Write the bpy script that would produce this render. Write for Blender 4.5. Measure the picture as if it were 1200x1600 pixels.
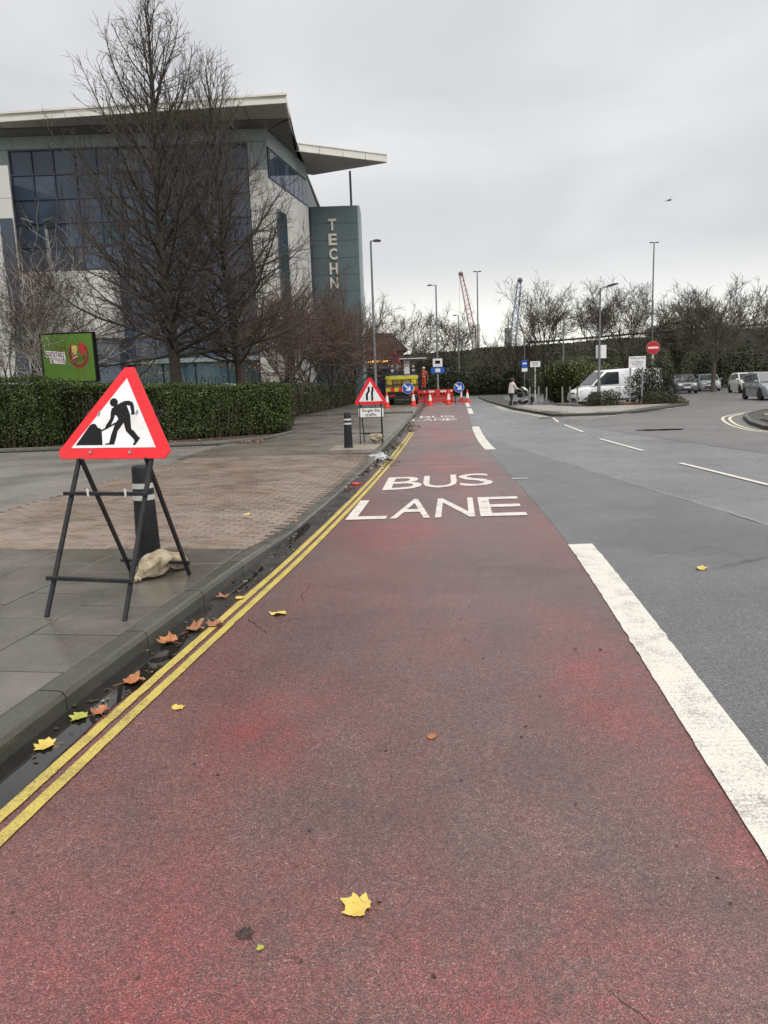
import bpy, bmesh, math, random
import numpy as np
from mathutils import Vector, Matrix, Euler, noise as mnoise

R = math.radians
scene = bpy.context.scene
for o in list(bpy.data.objects):
    bpy.data.objects.remove(o)
col = scene.collection
random.seed(11)

# ------------------------------------------------------------------ camera
cam_d = bpy.data.cameras.new('camera')
cam = bpy.data.objects.new('camera', cam_d)
col.objects.link(cam)
scene.camera = cam
cam_d.sensor_fit = 'VERTICAL'
cam_d.sensor_height = 36.0
cam_d.lens = 36.0 * 1155 / 1600
cam_d.clip_start = 0.05
cam_d.clip_end = 3000
PITCH, ROLL = math.atan(200 / 1155), R(2.0)
_f = Vector((0, math.cos(PITCH), -math.sin(PITCH)))
_u0 = Vector((0, math.sin(PITCH), math.cos(PITCH)))
_r = Vector((1, 0, 0)) * math.cos(ROLL) - _u0 * math.sin(ROLL)
_u = Vector((1, 0, 0)) * math.sin(ROLL) + _u0 * math.cos(ROLL)
cam.matrix_world = Matrix(((_r.x, _u.x, -_f.x, 0), (_r.y, _u.y, -_f.y, 0), (_r.z, _u.z, -_f.z, 1.6), (0, 0, 0, 1)))

# ------------------------------------------------------------------ sky: overcast, thinner cloud along the horizon
SUN_EL, SUN_AZ = R(66), R(150)
world = bpy.data.worlds.new('World')
scene.world = world
world.use_nodes = True
wn, wl = world.node_tree.nodes, world.node_tree.links
wn.clear()
w_out = wn.new('ShaderNodeOutputWorld')
w_mix = wn.new('ShaderNodeMixShader')
w_mix.inputs[0].default_value = 0.93
sky = wn.new('ShaderNodeTexSky')
sky.sky_type = 'NISHITA'
sky.sun_disc = False
sky.sun_elevation = SUN_EL
sky.sun_rotation = SUN_AZ
b1 = wn.new('ShaderNodeBackground')
b1.inputs[1].default_value = 0.05
b2 = wn.new('ShaderNodeBackground')
b2.inputs[1].default_value = 1.0
wl.new(sky.outputs[0], b1.inputs[0])
tc = wn.new('ShaderNodeTexCoord')
sep = wn.new('ShaderNodeSeparateXYZ')
wl.new(tc.outputs['Generated'], sep.inputs[0])
mp = wn.new('ShaderNodeMapping')
mp.inputs['Scale'].default_value = (1.3, 1.3, 3.6)
wl.new(tc.outputs['Generated'], mp.inputs[0])
nz = wn.new('ShaderNodeTexNoise')
nz.inputs['Scale'].default_value = 1.7
nz.inputs['Detail'].default_value = 4
nz.inputs['Roughness'].default_value = 0.45
nz.inputs['Distortion'].default_value = 0.5
wl.new(mp.outputs[0], nz.inputs[0])
cr = wn.new('ShaderNodeValToRGB')
cr.color_ramp.elements[0].position = 0.30
cr.color_ramp.elements[0].color = (0.245, 0.248, 0.253, 1)
cr.color_ramp.elements[1].position = 0.72
cr.color_ramp.elements[1].color = (0.350, 0.351, 0.352, 1)
wl.new(nz.outputs[0], cr.inputs[0])
# elevation + a little noise -> horizon gap factor
ad = wn.new('ShaderNodeMath'); ad.operation = 'MULTIPLY_ADD'
wl.new(nz.outputs[0], ad.inputs[0]); ad.inputs[1].default_value = 0.10
wl.new(sep.outputs[2], ad.inputs[2])
hr = wn.new('ShaderNodeMapRange')
hr.interpolation_type = 'SMOOTHSTEP'
hr.inputs['From Min'].default_value = 0.085
hr.inputs['From Max'].default_value = 0.215
hr.inputs['To Min'].default_value = 1.0
hr.inputs['To Max'].default_value = 0.0
wl.new(ad.outputs[0], hr.inputs[0])
hm = wn.new('ShaderNodeMix'); hm.data_type = 'RGBA'
wl.new(hr.outputs[0], hm.inputs[0])
wl.new(cr.outputs[0], hm.inputs[6])
hm.inputs[7].default_value = (0.47, 0.465, 0.425, 1)
wl.new(hm.outputs[2], b2.inputs[0])
wl.new(b1.outputs[0], w_mix.inputs[1])
wl.new(b2.outputs[0], w_mix.inputs[2])
wl.new(w_mix.outputs[0], w_out.inputs[0])

sun_d = bpy.data.lights.new('sun', 'SUN')
sun_d.energy = 1.5
sun_d.angle = R(75)
sun_d.color = (1.0, 0.97, 0.93)
sun = bpy.data.objects.new('sun', sun_d)
col.objects.link(sun)
sun.location = (0, 0, 60)
_sd = Vector((math.sin(SUN_AZ) * math.cos(SUN_EL), math.cos(SUN_AZ) * math.cos(SUN_EL), math.sin(SUN_EL)))
sun.rotation_euler = (-_sd).to_track_quat('-Z', 'Y').to_euler()

scene.render.engine = 'CYCLES'
scene.view_settings.view_transform = 'Standard'
scene.view_settings.look = 'None'
scene.view_settings.gamma = 1
scene.view_settings.exposure = 1.35
scene.render.resolution_x, scene.render.resolution_y = 768, 1024

# ------------------------------------------------------------------ material helpers
class NT:
    """small wrapper for writing node trees"""
    def __init__(s, name):
        s.m = bpy.data.materials.new(name); s.m.use_nodes = True
        s.n, s.l = s.m.node_tree.nodes, s.m.node_tree.links
        s.b = s.n['Principled BSDF']
        s.pos = s.n.new('ShaderNodeNewGeometry').outputs['Position']
    def set(s, k, v):
        if hasattr(v, 'is_linked'): s.l.new(v, s.b.inputs[k])
        else: s.b.inputs[k].default_value = (*v, 1) if isinstance(v, tuple) and len(v) == 3 else v
    def noise(s, scale, detail=3, rough=.55, vec=None, stretch=None, dist=0):
        t = s.n.new('ShaderNodeTexNoise')
        t.inputs['Scale'].default_value = scale; t.inputs['Detail'].default_value = detail
        t.inputs['Roughness'].default_value = rough; t.inputs['Distortion'].default_value = dist
        v = vec or s.pos
        if stretch:
            m = s.n.new('ShaderNodeMapping'); m.inputs['Scale'].default_value = stretch
            s.l.new(v, m.inputs[0]); v = m.outputs[0]
        s.l.new(v, t.inputs['Vector'])
        return t.outputs[0]
    def voro(s, scale, feature='F1', out='Distance', rand=1, stretch=None):
        t = s.n.new('ShaderNodeTexVoronoi'); t.feature = feature
        t.inputs['Scale'].default_value = scale; t.inputs['Randomness'].default_value = rand
        v = s.pos
        if stretch:
            m = s.n.new('ShaderNodeMapping'); m.inputs['Scale'].default_value = stretch
            s.l.new(v, m.inputs[0]); v = m.outputs[0]
        s.l.new(v, t.inputs['Vector'])
        return t.outputs[out]
    def ramp(s, f, stops):
        r = s.n.new('ShaderNodeValToRGB'); e = r.color_ramp.elements
        while len(e) < len(stops): e.new(0.5)
        for i, (p, c) in enumerate(stops):
            e[i].position = p
            e[i].color = (c, c, c, 1) if not isinstance(c, tuple) else (*c, 1)
        s.l.new(f, r.inputs[0]); return r.outputs[0]
    def mix(s, f, a, b, mode='MIX'):
        m = s.n.new('ShaderNodeMix'); m.data_type = 'RGBA'; m.blend_type = mode
        for sock, v in ((m.inputs[0], f), (m.inputs[6], a), (m.inputs[7], b)):
            if hasattr(v, 'is_linked'): s.l.new(v, sock)
            else: sock.default_value = (*v, 1) if isinstance(v, tuple) else v
        return m.outputs[2]
    def math(s, op, a, b=None):
        m = s.n.new('ShaderNodeMath'); m.operation = op
        for sock, v in ((m.inputs[0], a), (m.inputs[1], b)):
            if v is None: continue
            if hasattr(v, 'is_linked'): s.l.new(v, sock)
            else: sock.default_value = v
        return m.outputs[0]
    def rng(s, f, a, b, c, d):
        m = s.n.new('ShaderNodeMapRange'); s.l.new(f, m.inputs[0])
        for i, v in enumerate((a, b, c, d)): m.inputs[i + 1].default_value = v
        return m.outputs[0]
    def orand(s): return s.n.new('ShaderNodeObjectInfo').outputs['Random']
    def irand(s): return s.n.new('ShaderNodeNewGeometry').outputs['Random Per Island']
    def bump(s, h, strength, dist=.01):
        b = s.n.new('ShaderNodeBump'); b.inputs['Strength'].default_value = strength; b.inputs['Distance'].default_value = dist
        s.l.new(h, b.inputs['Height']); s.l.new(b.outputs[0], s.b.inputs['Normal'])

def scl(c, k): return tuple(min(1, v * k) for v in c)
_mc = {}
def pm(name, c, rough=.6, var=.25, scale=6, metal=0, bump=0, bscale=40, spec=.5, dirt=None, coat=0):
    """general purpose procedural paint / plastic / stone"""
    if name in _mc: return _mc[name]
    t = NT(name)
    n = t.noise(scale, 5, .6)
    cc = t.mix(n, scl(c, 1 - var), scl(c, 1 + var))
    if dirt:
        d = t.ramp(t.noise(scale * .6, 6, .7), [(.48, 0.), (.72, 1.)])
        cc = t.mix(t.math('MULTIPLY', d, .55), cc, dirt)
    t.set('Base Color', cc)
    t.set('Roughness', t.rng(t.noise(scale * 2.3, 3), .3, .7, max(.02, rough - .12), min(1, rough + .12)))
    t.set('Metallic', metal); t.set('Specular IOR Level', spec); t.set('Coat Weight', coat); t.set('Coat Roughness', .06)
    if bump: t.bump(t.noise(bscale, 4), bump, .01)
    _mc[name] = t.m
    return t.m

def leafmat(name, stops, rough=.45, trans=.0):
    """foliage: colour picked per leaf"""
    t = NT(name)
    r = t.irand()
    c = t.ramp(r, stops)
    n = t.noise(.9, 3)
    c = t.mix(t.rng(n, .3, .7, 0, 1), t.mix(1.0, c, (.72, .74, .7), 'MULTIPLY'), c)
    t.set('Base Color', c); t.set('Roughness', rough); t.set('Specular IOR Level', .35)
    _mc[name] = t.m
    return t.m

# ------------------------------------------------------------------ mesh helpers
def link(o, parent=None):
    col.objects.link(o)
    if parent is not None: o.parent = parent
    return o

def np_mesh(name, v, f, mat, parent=None, smooth=False):
    """v (N,3), f (M,k) arrays"""
    me = bpy.data.meshes.new(name)
    v = np.asarray(v, dtype=np.float32).reshape(-1, 3); f = np.asarray(f, dtype=np.int32)
    M, k = f.shape
    me.vertices.add(len(v)); me.vertices.foreach_set('co', v.ravel())
    me.loops.add(M * k); me.loops.foreach_set('vertex_index', f.ravel())
    me.polygons.add(M)
    me.polygons.foreach_set('loop_start', np.arange(0, M * k, k, dtype=np.int32))
    me.polygons.foreach_set('loop_total', np.full(M, k, dtype=np.int32))
    if smooth: me.polygons.foreach_set('use_smooth', np.ones(M, dtype=bool))
    me.update(calc_edges=True)
    me.materials.append(mat)
    return link(bpy.data.objects.new(name, me), parent)

class MB:
    def __init__(s): s.v, s.f, s.mi, s.T, s.m = [], [], [], Matrix(), 0
    def add(s, vs, fs):
        o = len(s.v)
        s.v += [tuple(s.T @ Vector(p)) for p in vs]
        s.f += [tuple(o + i for i in f) for f in fs]; s.mi += [s.m] * len(fs)
        return s
    def box(s, x0, x1, y0, y1, z0, z1):
        return s.add([(x0, y0, z0), (x1, y0, z0), (x1, y1, z0), (x0, y1, z0), (x0, y0, z1), (x1, y0, z1), (x1, y1, z1), (x0, y1, z1)],
                     [(3, 2, 1, 0), (4, 5, 6, 7), (0, 1, 5, 4), (1, 2, 6, 5), (2, 3, 7, 6), (3, 0, 4, 7)])
    def cbox(s, c, d): return s.box(c[0] - d[0] / 2, c[0] + d[0] / 2, c[1] - d[1] / 2, c[1] + d[1] / 2, c[2] - d[2] / 2, c[2] + d[2] / 2)
    def bar(s, p0, p1, w, h=None, up=(0, 0, 1)):
        """rectangular bar between two points"""
        h = h or w; p0, p1 = Vector(p0), Vector(p1); t = (p1 - p0).normalized(); u = Vector(up)
        a = t.cross(u)
        if a.length < 1e-4: a = t.cross(Vector((1, 0, 0)))
        a.normalize(); b = a.cross(t).normalized()
        vs = []
        for p in (p0, p1):
            for i, j in ((-1, -1), (1, -1), (1, 1), (-1, 1)): vs.append(p + a * i * w / 2 + b * j * h / 2)
        return s.add(vs, [(3, 2, 1, 0), (4, 5, 6, 7), (0, 1, 5, 4), (1, 2, 6, 5), (2, 3, 7, 6), (3, 0, 4, 7)])
    def tube(s, pts, rad, n=8, cap=True):
        pts = [Vector(p) for p in pts]
        if not hasattr(rad, '__len__'): rad = [rad] * len(pts)
        vs, fs = [], []
        ref = None
        for i, p in enumerate(pts):
            t = (pts[min(i + 1, len(pts) - 1)] - pts[max(i - 1, 0)]).normalized()
            if ref is None: ref = Vector((1, 0, 0)) if abs(t.x) < .8 else Vector((0, 1, 0))
            a = (ref - t * ref.dot(t)).normalized(); ref = a; b = t.cross(a)
            for k in range(n):
                q = 2 * math.pi * k / n; vs.append(p + (a * math.cos(q) + b * math.sin(q)) * rad[i])
        for i in range(len(pts) - 1):
            for k in range(n):
                k2 = (k + 1) % n; fs.append((i * n + k, i * n + k2, (i + 1) * n + k2, (i + 1) * n + k))
        if cap: fs += [tuple(range(n))[::-1], tuple((len(pts) - 1) * n + k for k in range(n))]
        return s.add(vs, fs)
    def lathe(s, prof, n=16, axis='z', c=(0, 0, 0)):
        """profile of (radius, height)"""
        vs, fs = [], []
        for r, h in prof:
            for k in range(n):
                q = 2 * math.pi * k / n; x, y = r * math.cos(q), r * math.sin(q)
                p = {'z': (x, y, h), 'x': (h, x, y), 'y': (x, h, y)}[axis]
                vs.append((p[0] + c[0], p[1] + c[1], p[2] + c[2]))
        for i in range(len(prof) - 1):
            for k in range(n):
                k2 = (k + 1) % n; fs.append((i * n + k, i * n + k2, (i + 1) * n + k2, (i + 1) * n + k))
        if prof[0][0] > 1e-5: fs.append(tuple(range(n))[::-1])
        if prof[-1][0] > 1e-5: fs.append(tuple((len(prof) - 1) * n + k for k in range(n)))
        return s.add(vs, fs)
    def poly(s, pts, z=0.0):
        return s.add([(p[0], p[1], p[2] if len(p) > 2 else z) for p in pts], [tuple(range(len(pts)))])
    def prism(s, pts, z0, z1):
        n = len(pts)
        return s.add([(p[0], p[1], z0) for p in pts] + [(p[0], p[1], z1) for p in pts],
                     [tuple(range(n))[::-1], tuple(range(n, 2 * n))] + [(i, (i + 1) % n, n + (i + 1) % n, n + i) for i in range(n)])
    def prism_xz(s, pts, y0, y1):
        """outline in the x-z plane, thickness along y"""
        n = len(pts)
        return s.add([(p[0], y0, p[1]) for p in pts] + [(p[0], y1, p[1]) for p in pts],
                     [tuple(range(n)), tuple(range(n, 2 * n))[::-1]] + [(n + i, n + (i + 1) % n, (i + 1) % n, i) for i in range(n)])
    def build(s, name, mat, parent=None, smooth=None, bevel=0, seg=2):
        me = bpy.data.meshes.new(name)
        me.from_pydata(s.v, [], s.f)
        for m in (mat if isinstance(mat, (list, tuple)) else [mat]): me.materials.append(m)
        me.polygons.foreach_set('material_index', s.mi)
        bm = bmesh.new(); bm.from_mesh(me)
        bmesh.ops.recalc_face_normals(bm, faces=bm.faces)
        if bevel:
            es = [e for e in bm.edges if len(e.link_faces) == 2 and e.calc_face_angle(0) > R(25)]
            bmesh.ops.bevel(bm, geom=es, offset=bevel, segments=seg, affect='EDGES', profile=.5, clamp_overlap=True)
        bm.to_mesh(me); bm.free()
        if smooth is not None:
            me.polygons.foreach_set('use_smooth', [True] * len(me.polygons))
            me.set_sharp_from_angle(angle=R(smooth))
        me.update()
        return link(bpy.data.objects.new(name, me), parent)

def tag(o, label=None, cat=None, group=None, kind=None):
    if label: o['label'] = label
    if cat: o['category'] = cat
    if group: o['group'] = group
    if kind: o['kind'] = kind
    return o
def thing(name, label, cat, loc=(0, 0, 0), rz=0, group=None):
    o = bpy.data.objects.new(name, None); link(o)
    o.location = loc; o.rotation_euler = (0, 0, rz); o.empty_display_size = .2
    return tag(o, label, cat, group)
def structure(o): o['kind'] = 'structure'; return o
def copy_tree(o, parent=None):
    c = o.copy(); col.objects.link(c); c.parent = parent
    for ch in list(o.children): copy_tree(ch, c)
    return c

def text_mesh(body, extrude=0.0, offset=0.0, res=3):
    """glyph outlines as a mesh in the x-y plane, normalised to its own bounding box"""
    cu = bpy.data.curves.new('glyph', 'FONT'); cu.body = body; cu.extrude = extrude; cu.offset = offset; cu.resolution_u = res
    cu.align_x = 'LEFT'
    ob = bpy.data.objects.new('glyph', cu); col.objects.link(ob)
    bpy.context.view_layer.update()
    me = bpy.data.meshes.new_from_object(ob.evaluated_get(bpy.context.evaluated_depsgraph_get()))
    bpy.data.objects.remove(ob); bpy.data.curves.remove(cu)
    return me
def text_obj(name, body, mat, fn, parent=None, extrude=0.0, offset=0.0):
    """fn maps normalised (u,v,w) of the text box to a point"""
    me = text_mesh(body, extrude, offset)
    co = np.empty(len(me.vertices) * 3); me.vertices.foreach_get('co', co); co = co.reshape(-1, 3)
    lo, hi = co.min(0), co.max(0); sz = np.maximum(hi - lo, 1e-6)
    q = (co - lo) / sz
    out = np.array([fn(*p) for p in q], dtype=np.float32)
    me.vertices.foreach_set('co', out.ravel())
    me.materials.clear(); me.materials.append(mat); me.name = name; me.update()
    return link(bpy.data.objects.new(name, me), parent)

# ------------------------------------------------------------------ vegetation helpers
def chains_mesh(name, chains, sides, mat, parent):
    """many tapering tubes in one mesh: chains = list of (points, radii)"""
    V, Fc, off = [], [], 0
    groups = {}
    for p, r in chains: groups.setdefault(len(p), []).append((p, r))
    for k, lst in groups.items():
        P = np.array([c[0] for c in lst], dtype=np.float64); Rr = np.array([c[1] for c in lst])
        B = len(P)
        T = np.empty_like(P); T[:, 1:-1] = P[:, 2:] - P[:, :-2]; T[:, 0] = P[:, 1] - P[:, 0]; T[:, -1] = P[:, -1] - P[:, -2]
        T /= np.maximum(np.linalg.norm(T, axis=2, keepdims=True), 1e-9)
        mean = T.mean(1); ref = np.where(np.abs(mean[:, 2:3]) < .75, np.array([[0, 0, 1.]]), np.array([[1., 0, 0]]))
        A = ref[:, None, :] - T * (T * ref[:, None, :]).sum(2, keepdims=True)
        A /= np.maximum(np.linalg.norm(A, axis=2, keepdims=True), 1e-9)
        C = np.cross(T, A)
        q = np.arange(sides) * 2 * np.pi / sides
        ring = P[:, :, None, :] + Rr[:, :, None, None] * (A[:, :, None, :] * np.cos(q)[None, None, :, None] + C[:, :, None, :] * np.sin(q)[None, None, :, None])
        V.append(ring.reshape(-1, 3))
        b = np.arange(B)[:, None, None] * k * sides; i = np.arange(k - 1)[None, :, None] * sides; s_ = np.arange(sides)[None, None, :]; s2 = (s_ + 1) % sides
        f = np.stack([b + i + s_, b + i + s2, b + i + sides + s2, b + i + sides + s_], -1).reshape(-1, 4) + off
        Fc.append(f); off += B * k * sides
    return np_mesh(name, np.concatenate(V), np.concatenate(Fc), mat, parent, smooth=True)

def unit(v): return v / max(1e-9, math.sqrt(v[0] ** 2 + v[1] ** 2 + v[2] ** 2))
def perp_dir(rng, d, ang):
    """direction at angle ang from d, random azimuth"""
    a = np.cross(d, (0, 0, 1.) if abs(d[2]) < .9 else (1., 0, 0)); a = unit(a); b = np.cross(d, a)
    q = rng.uniform(0, 2 * math.pi)
    return d * math.cos(ang) + (a * math.cos(q) + b * math.sin(q)) * math.sin(ang)
def wander(rng, p, d, L, k, jit, up, droop0=0):
    pts = [np.array(p, float)]; d = np.array(d, float); st = L / (k - 1)
    for i in range(k - 1):
        d = unit(d + rng.normal(0, jit, 3) + np.array((0, 0, up * (i / k) - droop0 * (1 - i / k))))
        pts.append(pts[-1] + d * st)
    return pts

def excurrent(rng, h, top, r0, n_lat, first, spread, crown_pow=.9, twig_r=.005, dens=1.0, low_ang=80, sub=.38):
    """single straight leader with whorls of upcurving side branches; local coordinates, base at origin"""
    k = 12
    ts = np.linspace(0, 1, k)
    trunk = np.stack([top[0] * ts ** 1.4 + .06 * np.sin(ts * 9), top[1] * ts + .05 * np.sin(ts * 7 + 1), h * ts], 1)
    trad = r0 * (1 - ts) ** .85 + .008
    trad[0] *= 1.35
    trunkc = [(trunk, trad)]
    br, tw = [], []
    az = rng.uniform(0, 6)
    for i in range(n_lat):
        f = first + (1 - first) * ((i + rng.uniform(0, .8)) / n_lat) ** 1.15
        f = min(f, .985)
        p = np.array([np.interp(f, ts, trunk[:, j]) for j in range(3)])
        g = (f - first) / (1 - first)
        L = spread * ((1 - g) ** crown_pow * .93 + .07) * rng.uniform(.7, 1.12)
        az += 2.4 + rng.uniform(-.4, .4)
        ang = R(low_ang * (1 - g) + 24 * g + rng.uniform(-9, 9))
        d = np.array((math.cos(az) * math.sin(ang), math.sin(az) * math.sin(ang), math.cos(ang)))
        pts = wander(rng, p, d, L, 8, .075, .36, .03 * (1 - g))
        rb = float(min(np.interp(f, ts, trad) * .55, .009 + .0105 * L))
        br.append((np.array(pts), np.linspace(rb, .006, 8)))
        ns = max(3, int(L * 4.6 * dens))
        for j in range(ns):
            u = .12 + .88 * (j + rng.uniform(0, 1)) / ns; ii = u * 7; a = int(min(6, ii)); pp = pts[a] + (pts[a + 1] - pts[a]) * (ii - a)
            dd = unit(pts[a + 1] - pts[a]); sd = perp_dir(rng, dd, R(rng.uniform(28, 55)))
            sl = max(.25, L * sub * (1.05 - u) + rng.uniform(.15, .5))
            sp = wander(rng, pp, sd, sl, 5, .09, .38)
            br.append((np.array(sp), np.linspace(max(.006, rb * .42 * (1.1 - u)), .0045, 5)))
            for m in range(max(2, int(sl * 6.5 * dens))):
                w = rng.uniform(.15, 1); ii = w * 4; b = int(min(3, ii)); q = sp[b] + (sp[b + 1] - sp[b]) * (ii - b)
                td = perp_dir(rng, unit(sp[b + 1] - sp[b]), R(rng.uniform(25, 50)))
                tl = rng.uniform(.14, .5)
                tp = wander(rng, q, td, tl, 3, .1, .3)
                tw.append((np.array(tp), np.array((twig_r, twig_r * .85, twig_r * .5))))
    return trunkc, br, tw

def decurrent(rng, h, r0, trunk_h, n_limb, spread_ang, levels=4, twig_r=.006, wid=1.0, kids=(3, 5), multi=1, twigs=7):
    """trunk that forks into spreading limbs; local coordinates"""
    trunkc, br, tw = [], [], []
    def branch(p, d, L, r, lev):
        k = 6
        pts = wander(rng, p, d, L, k, .15, .06 if lev < 2 else .12)
        br.append((np.array(pts), np.linspace(r, r * .5, k)))
        if lev >= levels:
            for m in range(twigs):
                w = rng.uniform(.2, 1); b = int(min(4, w * 5)); q = pts[b] + (pts[b + 1] - pts[b]) * (w * 5 - b)
                td = perp_dir(rng, unit(pts[b + 1] - pts[b]), R(rng.uniform(20, 55)))
                tw.append((np.array(wander(rng, q, td, rng.uniform(.25, .8) * h / 9, 3, .13, .15)), np.array((twig_r, twig_r * .8, twig_r * .5))))
            return
        for m in range(rng.integers(kids[0], kids[1] + 1)):
            w = rng.uniform(.35, 1); b = int(min(4, w * 5)); q = pts[b] + (pts[b + 1] - pts[b]) * (w * 5 - b)
            nd = perp_dir(rng, unit(pts[b + 1] - pts[b]), R(rng.uniform(18, 48)))
            branch(q, nd, L * rng.uniform(.5, .75), max(twig_r, r * .5 * rng.uniform(.75, 1.1)), lev + 1)
        nd = perp_dir(rng, unit(pts[-1] - pts[-2]), R(rng.uniform(5, 22)))
        branch(pts[-1], nd, L * .68, max(twig_r, r * .5), lev + 1)
    for s in range(multi):
        off = np.array((rng.uniform(-.25, .25), rng.uniform(-.25, .25), 0)) * (multi > 1)
        d0 = unit(np.array((rng.normal(0, .05 + .2 * (multi > 1)), rng.normal(0, .05 + .2 * (multi > 1)), 1.)))
        tp = wander(rng, off, d0, trunk_h, 6, .04, .05)
        tr = np.linspace(r0, r0 * .75, 6); tr[0] *= 1.3
        trunkc.append((np.array(tp), tr))
        for i in range(n_limb):
            a = R(rng.uniform(.35, 1) * spread_ang) if i else R(rng.uniform(2, 12))
            q = i * 2.4 + rng.uniform(0, .8)
            d = np.array((math.cos(q) * math.sin(a) * wid, math.sin(q) * math.sin(a), math.cos(a)))
            branch(tp[-1] - np.array((0, 0, rng.uniform(0, .25) * trunk_h)) * (i > 1), unit(d), (h - trunk_h) * rng.uniform(.36, .48), r0 * .46, 1)
    return trunkc, br, tw

def plant_tree(name, label, loc, data, bark, twigm, group=None, sides=(10, 5, 3)):
    t = thing(name, label, 'tree', loc, 0, group)
    chains_mesh('trunk', data[0], sides[0], bark, t)
    cobj = chains_mesh('crown', data[1], sides[1], bark, t)
    chains_mesh('twigs', data[2], sides[2], twigm, cobj)
    return t

def leaf_cards(rng, P, N, size, flat=.55, aspect=.6):
    """pointed leaf quads at points P facing roughly N; returns verts, faces"""
    n = len(P)
    N = N * flat + rng.normal(0, .6, (n, 3)); N /= np.linalg.norm(N, axis=1, keepdims=True)
    A = np.cross(N, rng.normal(0, 1, (n, 3))); A /= np.linalg.norm(A, axis=1, keepdims=True)
    B = np.cross(N, A); s = (size * rng.uniform(.65, 1.35, n))[:, None]
    q = np.stack([P - A * s * .5, P + B * s * .5 * aspect, P + A * s * .5, P - B * s * .5 * aspect], 1)
    return q.reshape(-1, 3), np.arange(4 * n).reshape(-1, 4)

def blob_points(rng, lumps, n):
    """points on and inside a set of ellipsoid lumps (cx,cy,cz,rx,ry,rz)"""
    w = np.array([l[3] * l[5] + l[4] * l[5] for l in lumps]); w = w / w.sum()
    idx = rng.choice(len(lumps), n, p=w); Lm = np.array(lumps)[idx]
    d = rng.normal(0, 1, (n, 3)); d /= np.linalg.norm(d, axis=1, keepdims=True)
    rr = (1 - .45 * rng.random(n) ** 2.2)[:, None] * (1 + .1 * np.sin(d[:, 0:1] * 7 + idx[:, None]) + .08 * np.sin(d[:, 2:3] * 9 + idx[:, None] * 2))
    return Lm[:, :3] + d * Lm[:, 3:6] * rr, d

def shrub(name, label, loc, lumps, n, size, mat, stem_mat, seed, cat='shrub', group=None, aspect=.6):
    rng = np.random.default_rng(seed)
    t = thing(name, label, cat, loc, 0, group)
    P, N = blob_points(rng, lumps, n)
    keep = P[:, 2] > .02; P, N = P[keep], N[keep]
    v, f = leaf_cards(rng, P, N, size, aspect=aspect)
    np_mesh('foliage', v, f, mat, t)
    ch = []
    for l in lumps:
        for j in range(5):
            e = np.array(l[:3]) + rng.normal(0, .5, 3) * np.array(l[3:6]); e[2] = max(.1, e[2])
            b = np.array((l[0] * .5 + rng.normal(0, .08), l[1] * .5 + rng.normal(0, .08), -.02))
            ch.append((np.array([b, (b + e) / 2 + rng.normal(0, .06, 3), e]), np.array((.022, .016, .006))))
    chains_mesh('stems', ch, 5, stem_mat, t)
    return t

# ================================================================== SETTING
# kerb line of the near pavement and right edge of the bus lane, metres (x as a function of y)
_ky = [-30, -8, -2, 1, 3.07, 4.9, 6.57, 9.19, 12.97, 17.84, 25.75, 38, 50.9, 70, 90]
_kx = [-6.9, -3.35, -2.42, -2.0, -1.72, -1.45, -1.20, -.86, -.42, .07, .78, 1.8, 2.87, 4.5, 6.3]
_ry = [-30, -8, 0, 2.13, 7.0, 12.67, 17.26, 26.5, 40, 54.8, 70, 90]
_rx = [-2.2, .05, .98, 1.22, 1.77, 2.17, 2.46, 3.27, 4.7, 6.25, 7.9, 9.9]
def _smooth(xs, ys):
    """cubic Hermite through the points"""
    xs, ys = np.array(xs, float), np.array(ys, float)
    m = np.gradient(ys, xs)
    def f(x):
        i = int(np.clip(np.searchsorted(xs, x) - 1, 0, len(xs) - 2)); h = xs[i + 1] - xs[i]; t = (x - xs[i]) / h
        return float((2 * t ** 3 - 3 * t ** 2 + 1) * ys[i] + (t ** 3 - 2 * t ** 2 + t) * h * m[i] + (-2 * t ** 3 + 3 * t ** 2) * ys[i + 1] + (t ** 3 - t ** 2) * h * m[i + 1])
    return f
K, RE = _smooth(_ky, _kx), _smooth(_ry, _rx)
def kslope(y): return (K(y + .2) - K(y - .2)) / .4
def ramp01(t): t = max(0, min(1, t)); return t * t * (3 - 2 * t)
def lerp(a, b, t): return a + (b - a) * t
def upstand(y):
    """height of the kerb above the road: dropped at the vehicle crossing"""
    if y < 11: return lerp(.115, .035, ramp01((y - 6.75) / .95))
    return lerp(.035, .115, ramp01((y - 15.3) / .95))
def kd(y, d):
    """point d metres left of the kerb line at station y"""
    s = kslope(y); n = math.hypot(1, s)
    return (K(y) - d / n, y + d * s / n)
def pave_z(y, d): return lerp(upstand(y), .115, ramp01((d - .15) / 1.3))

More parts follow.
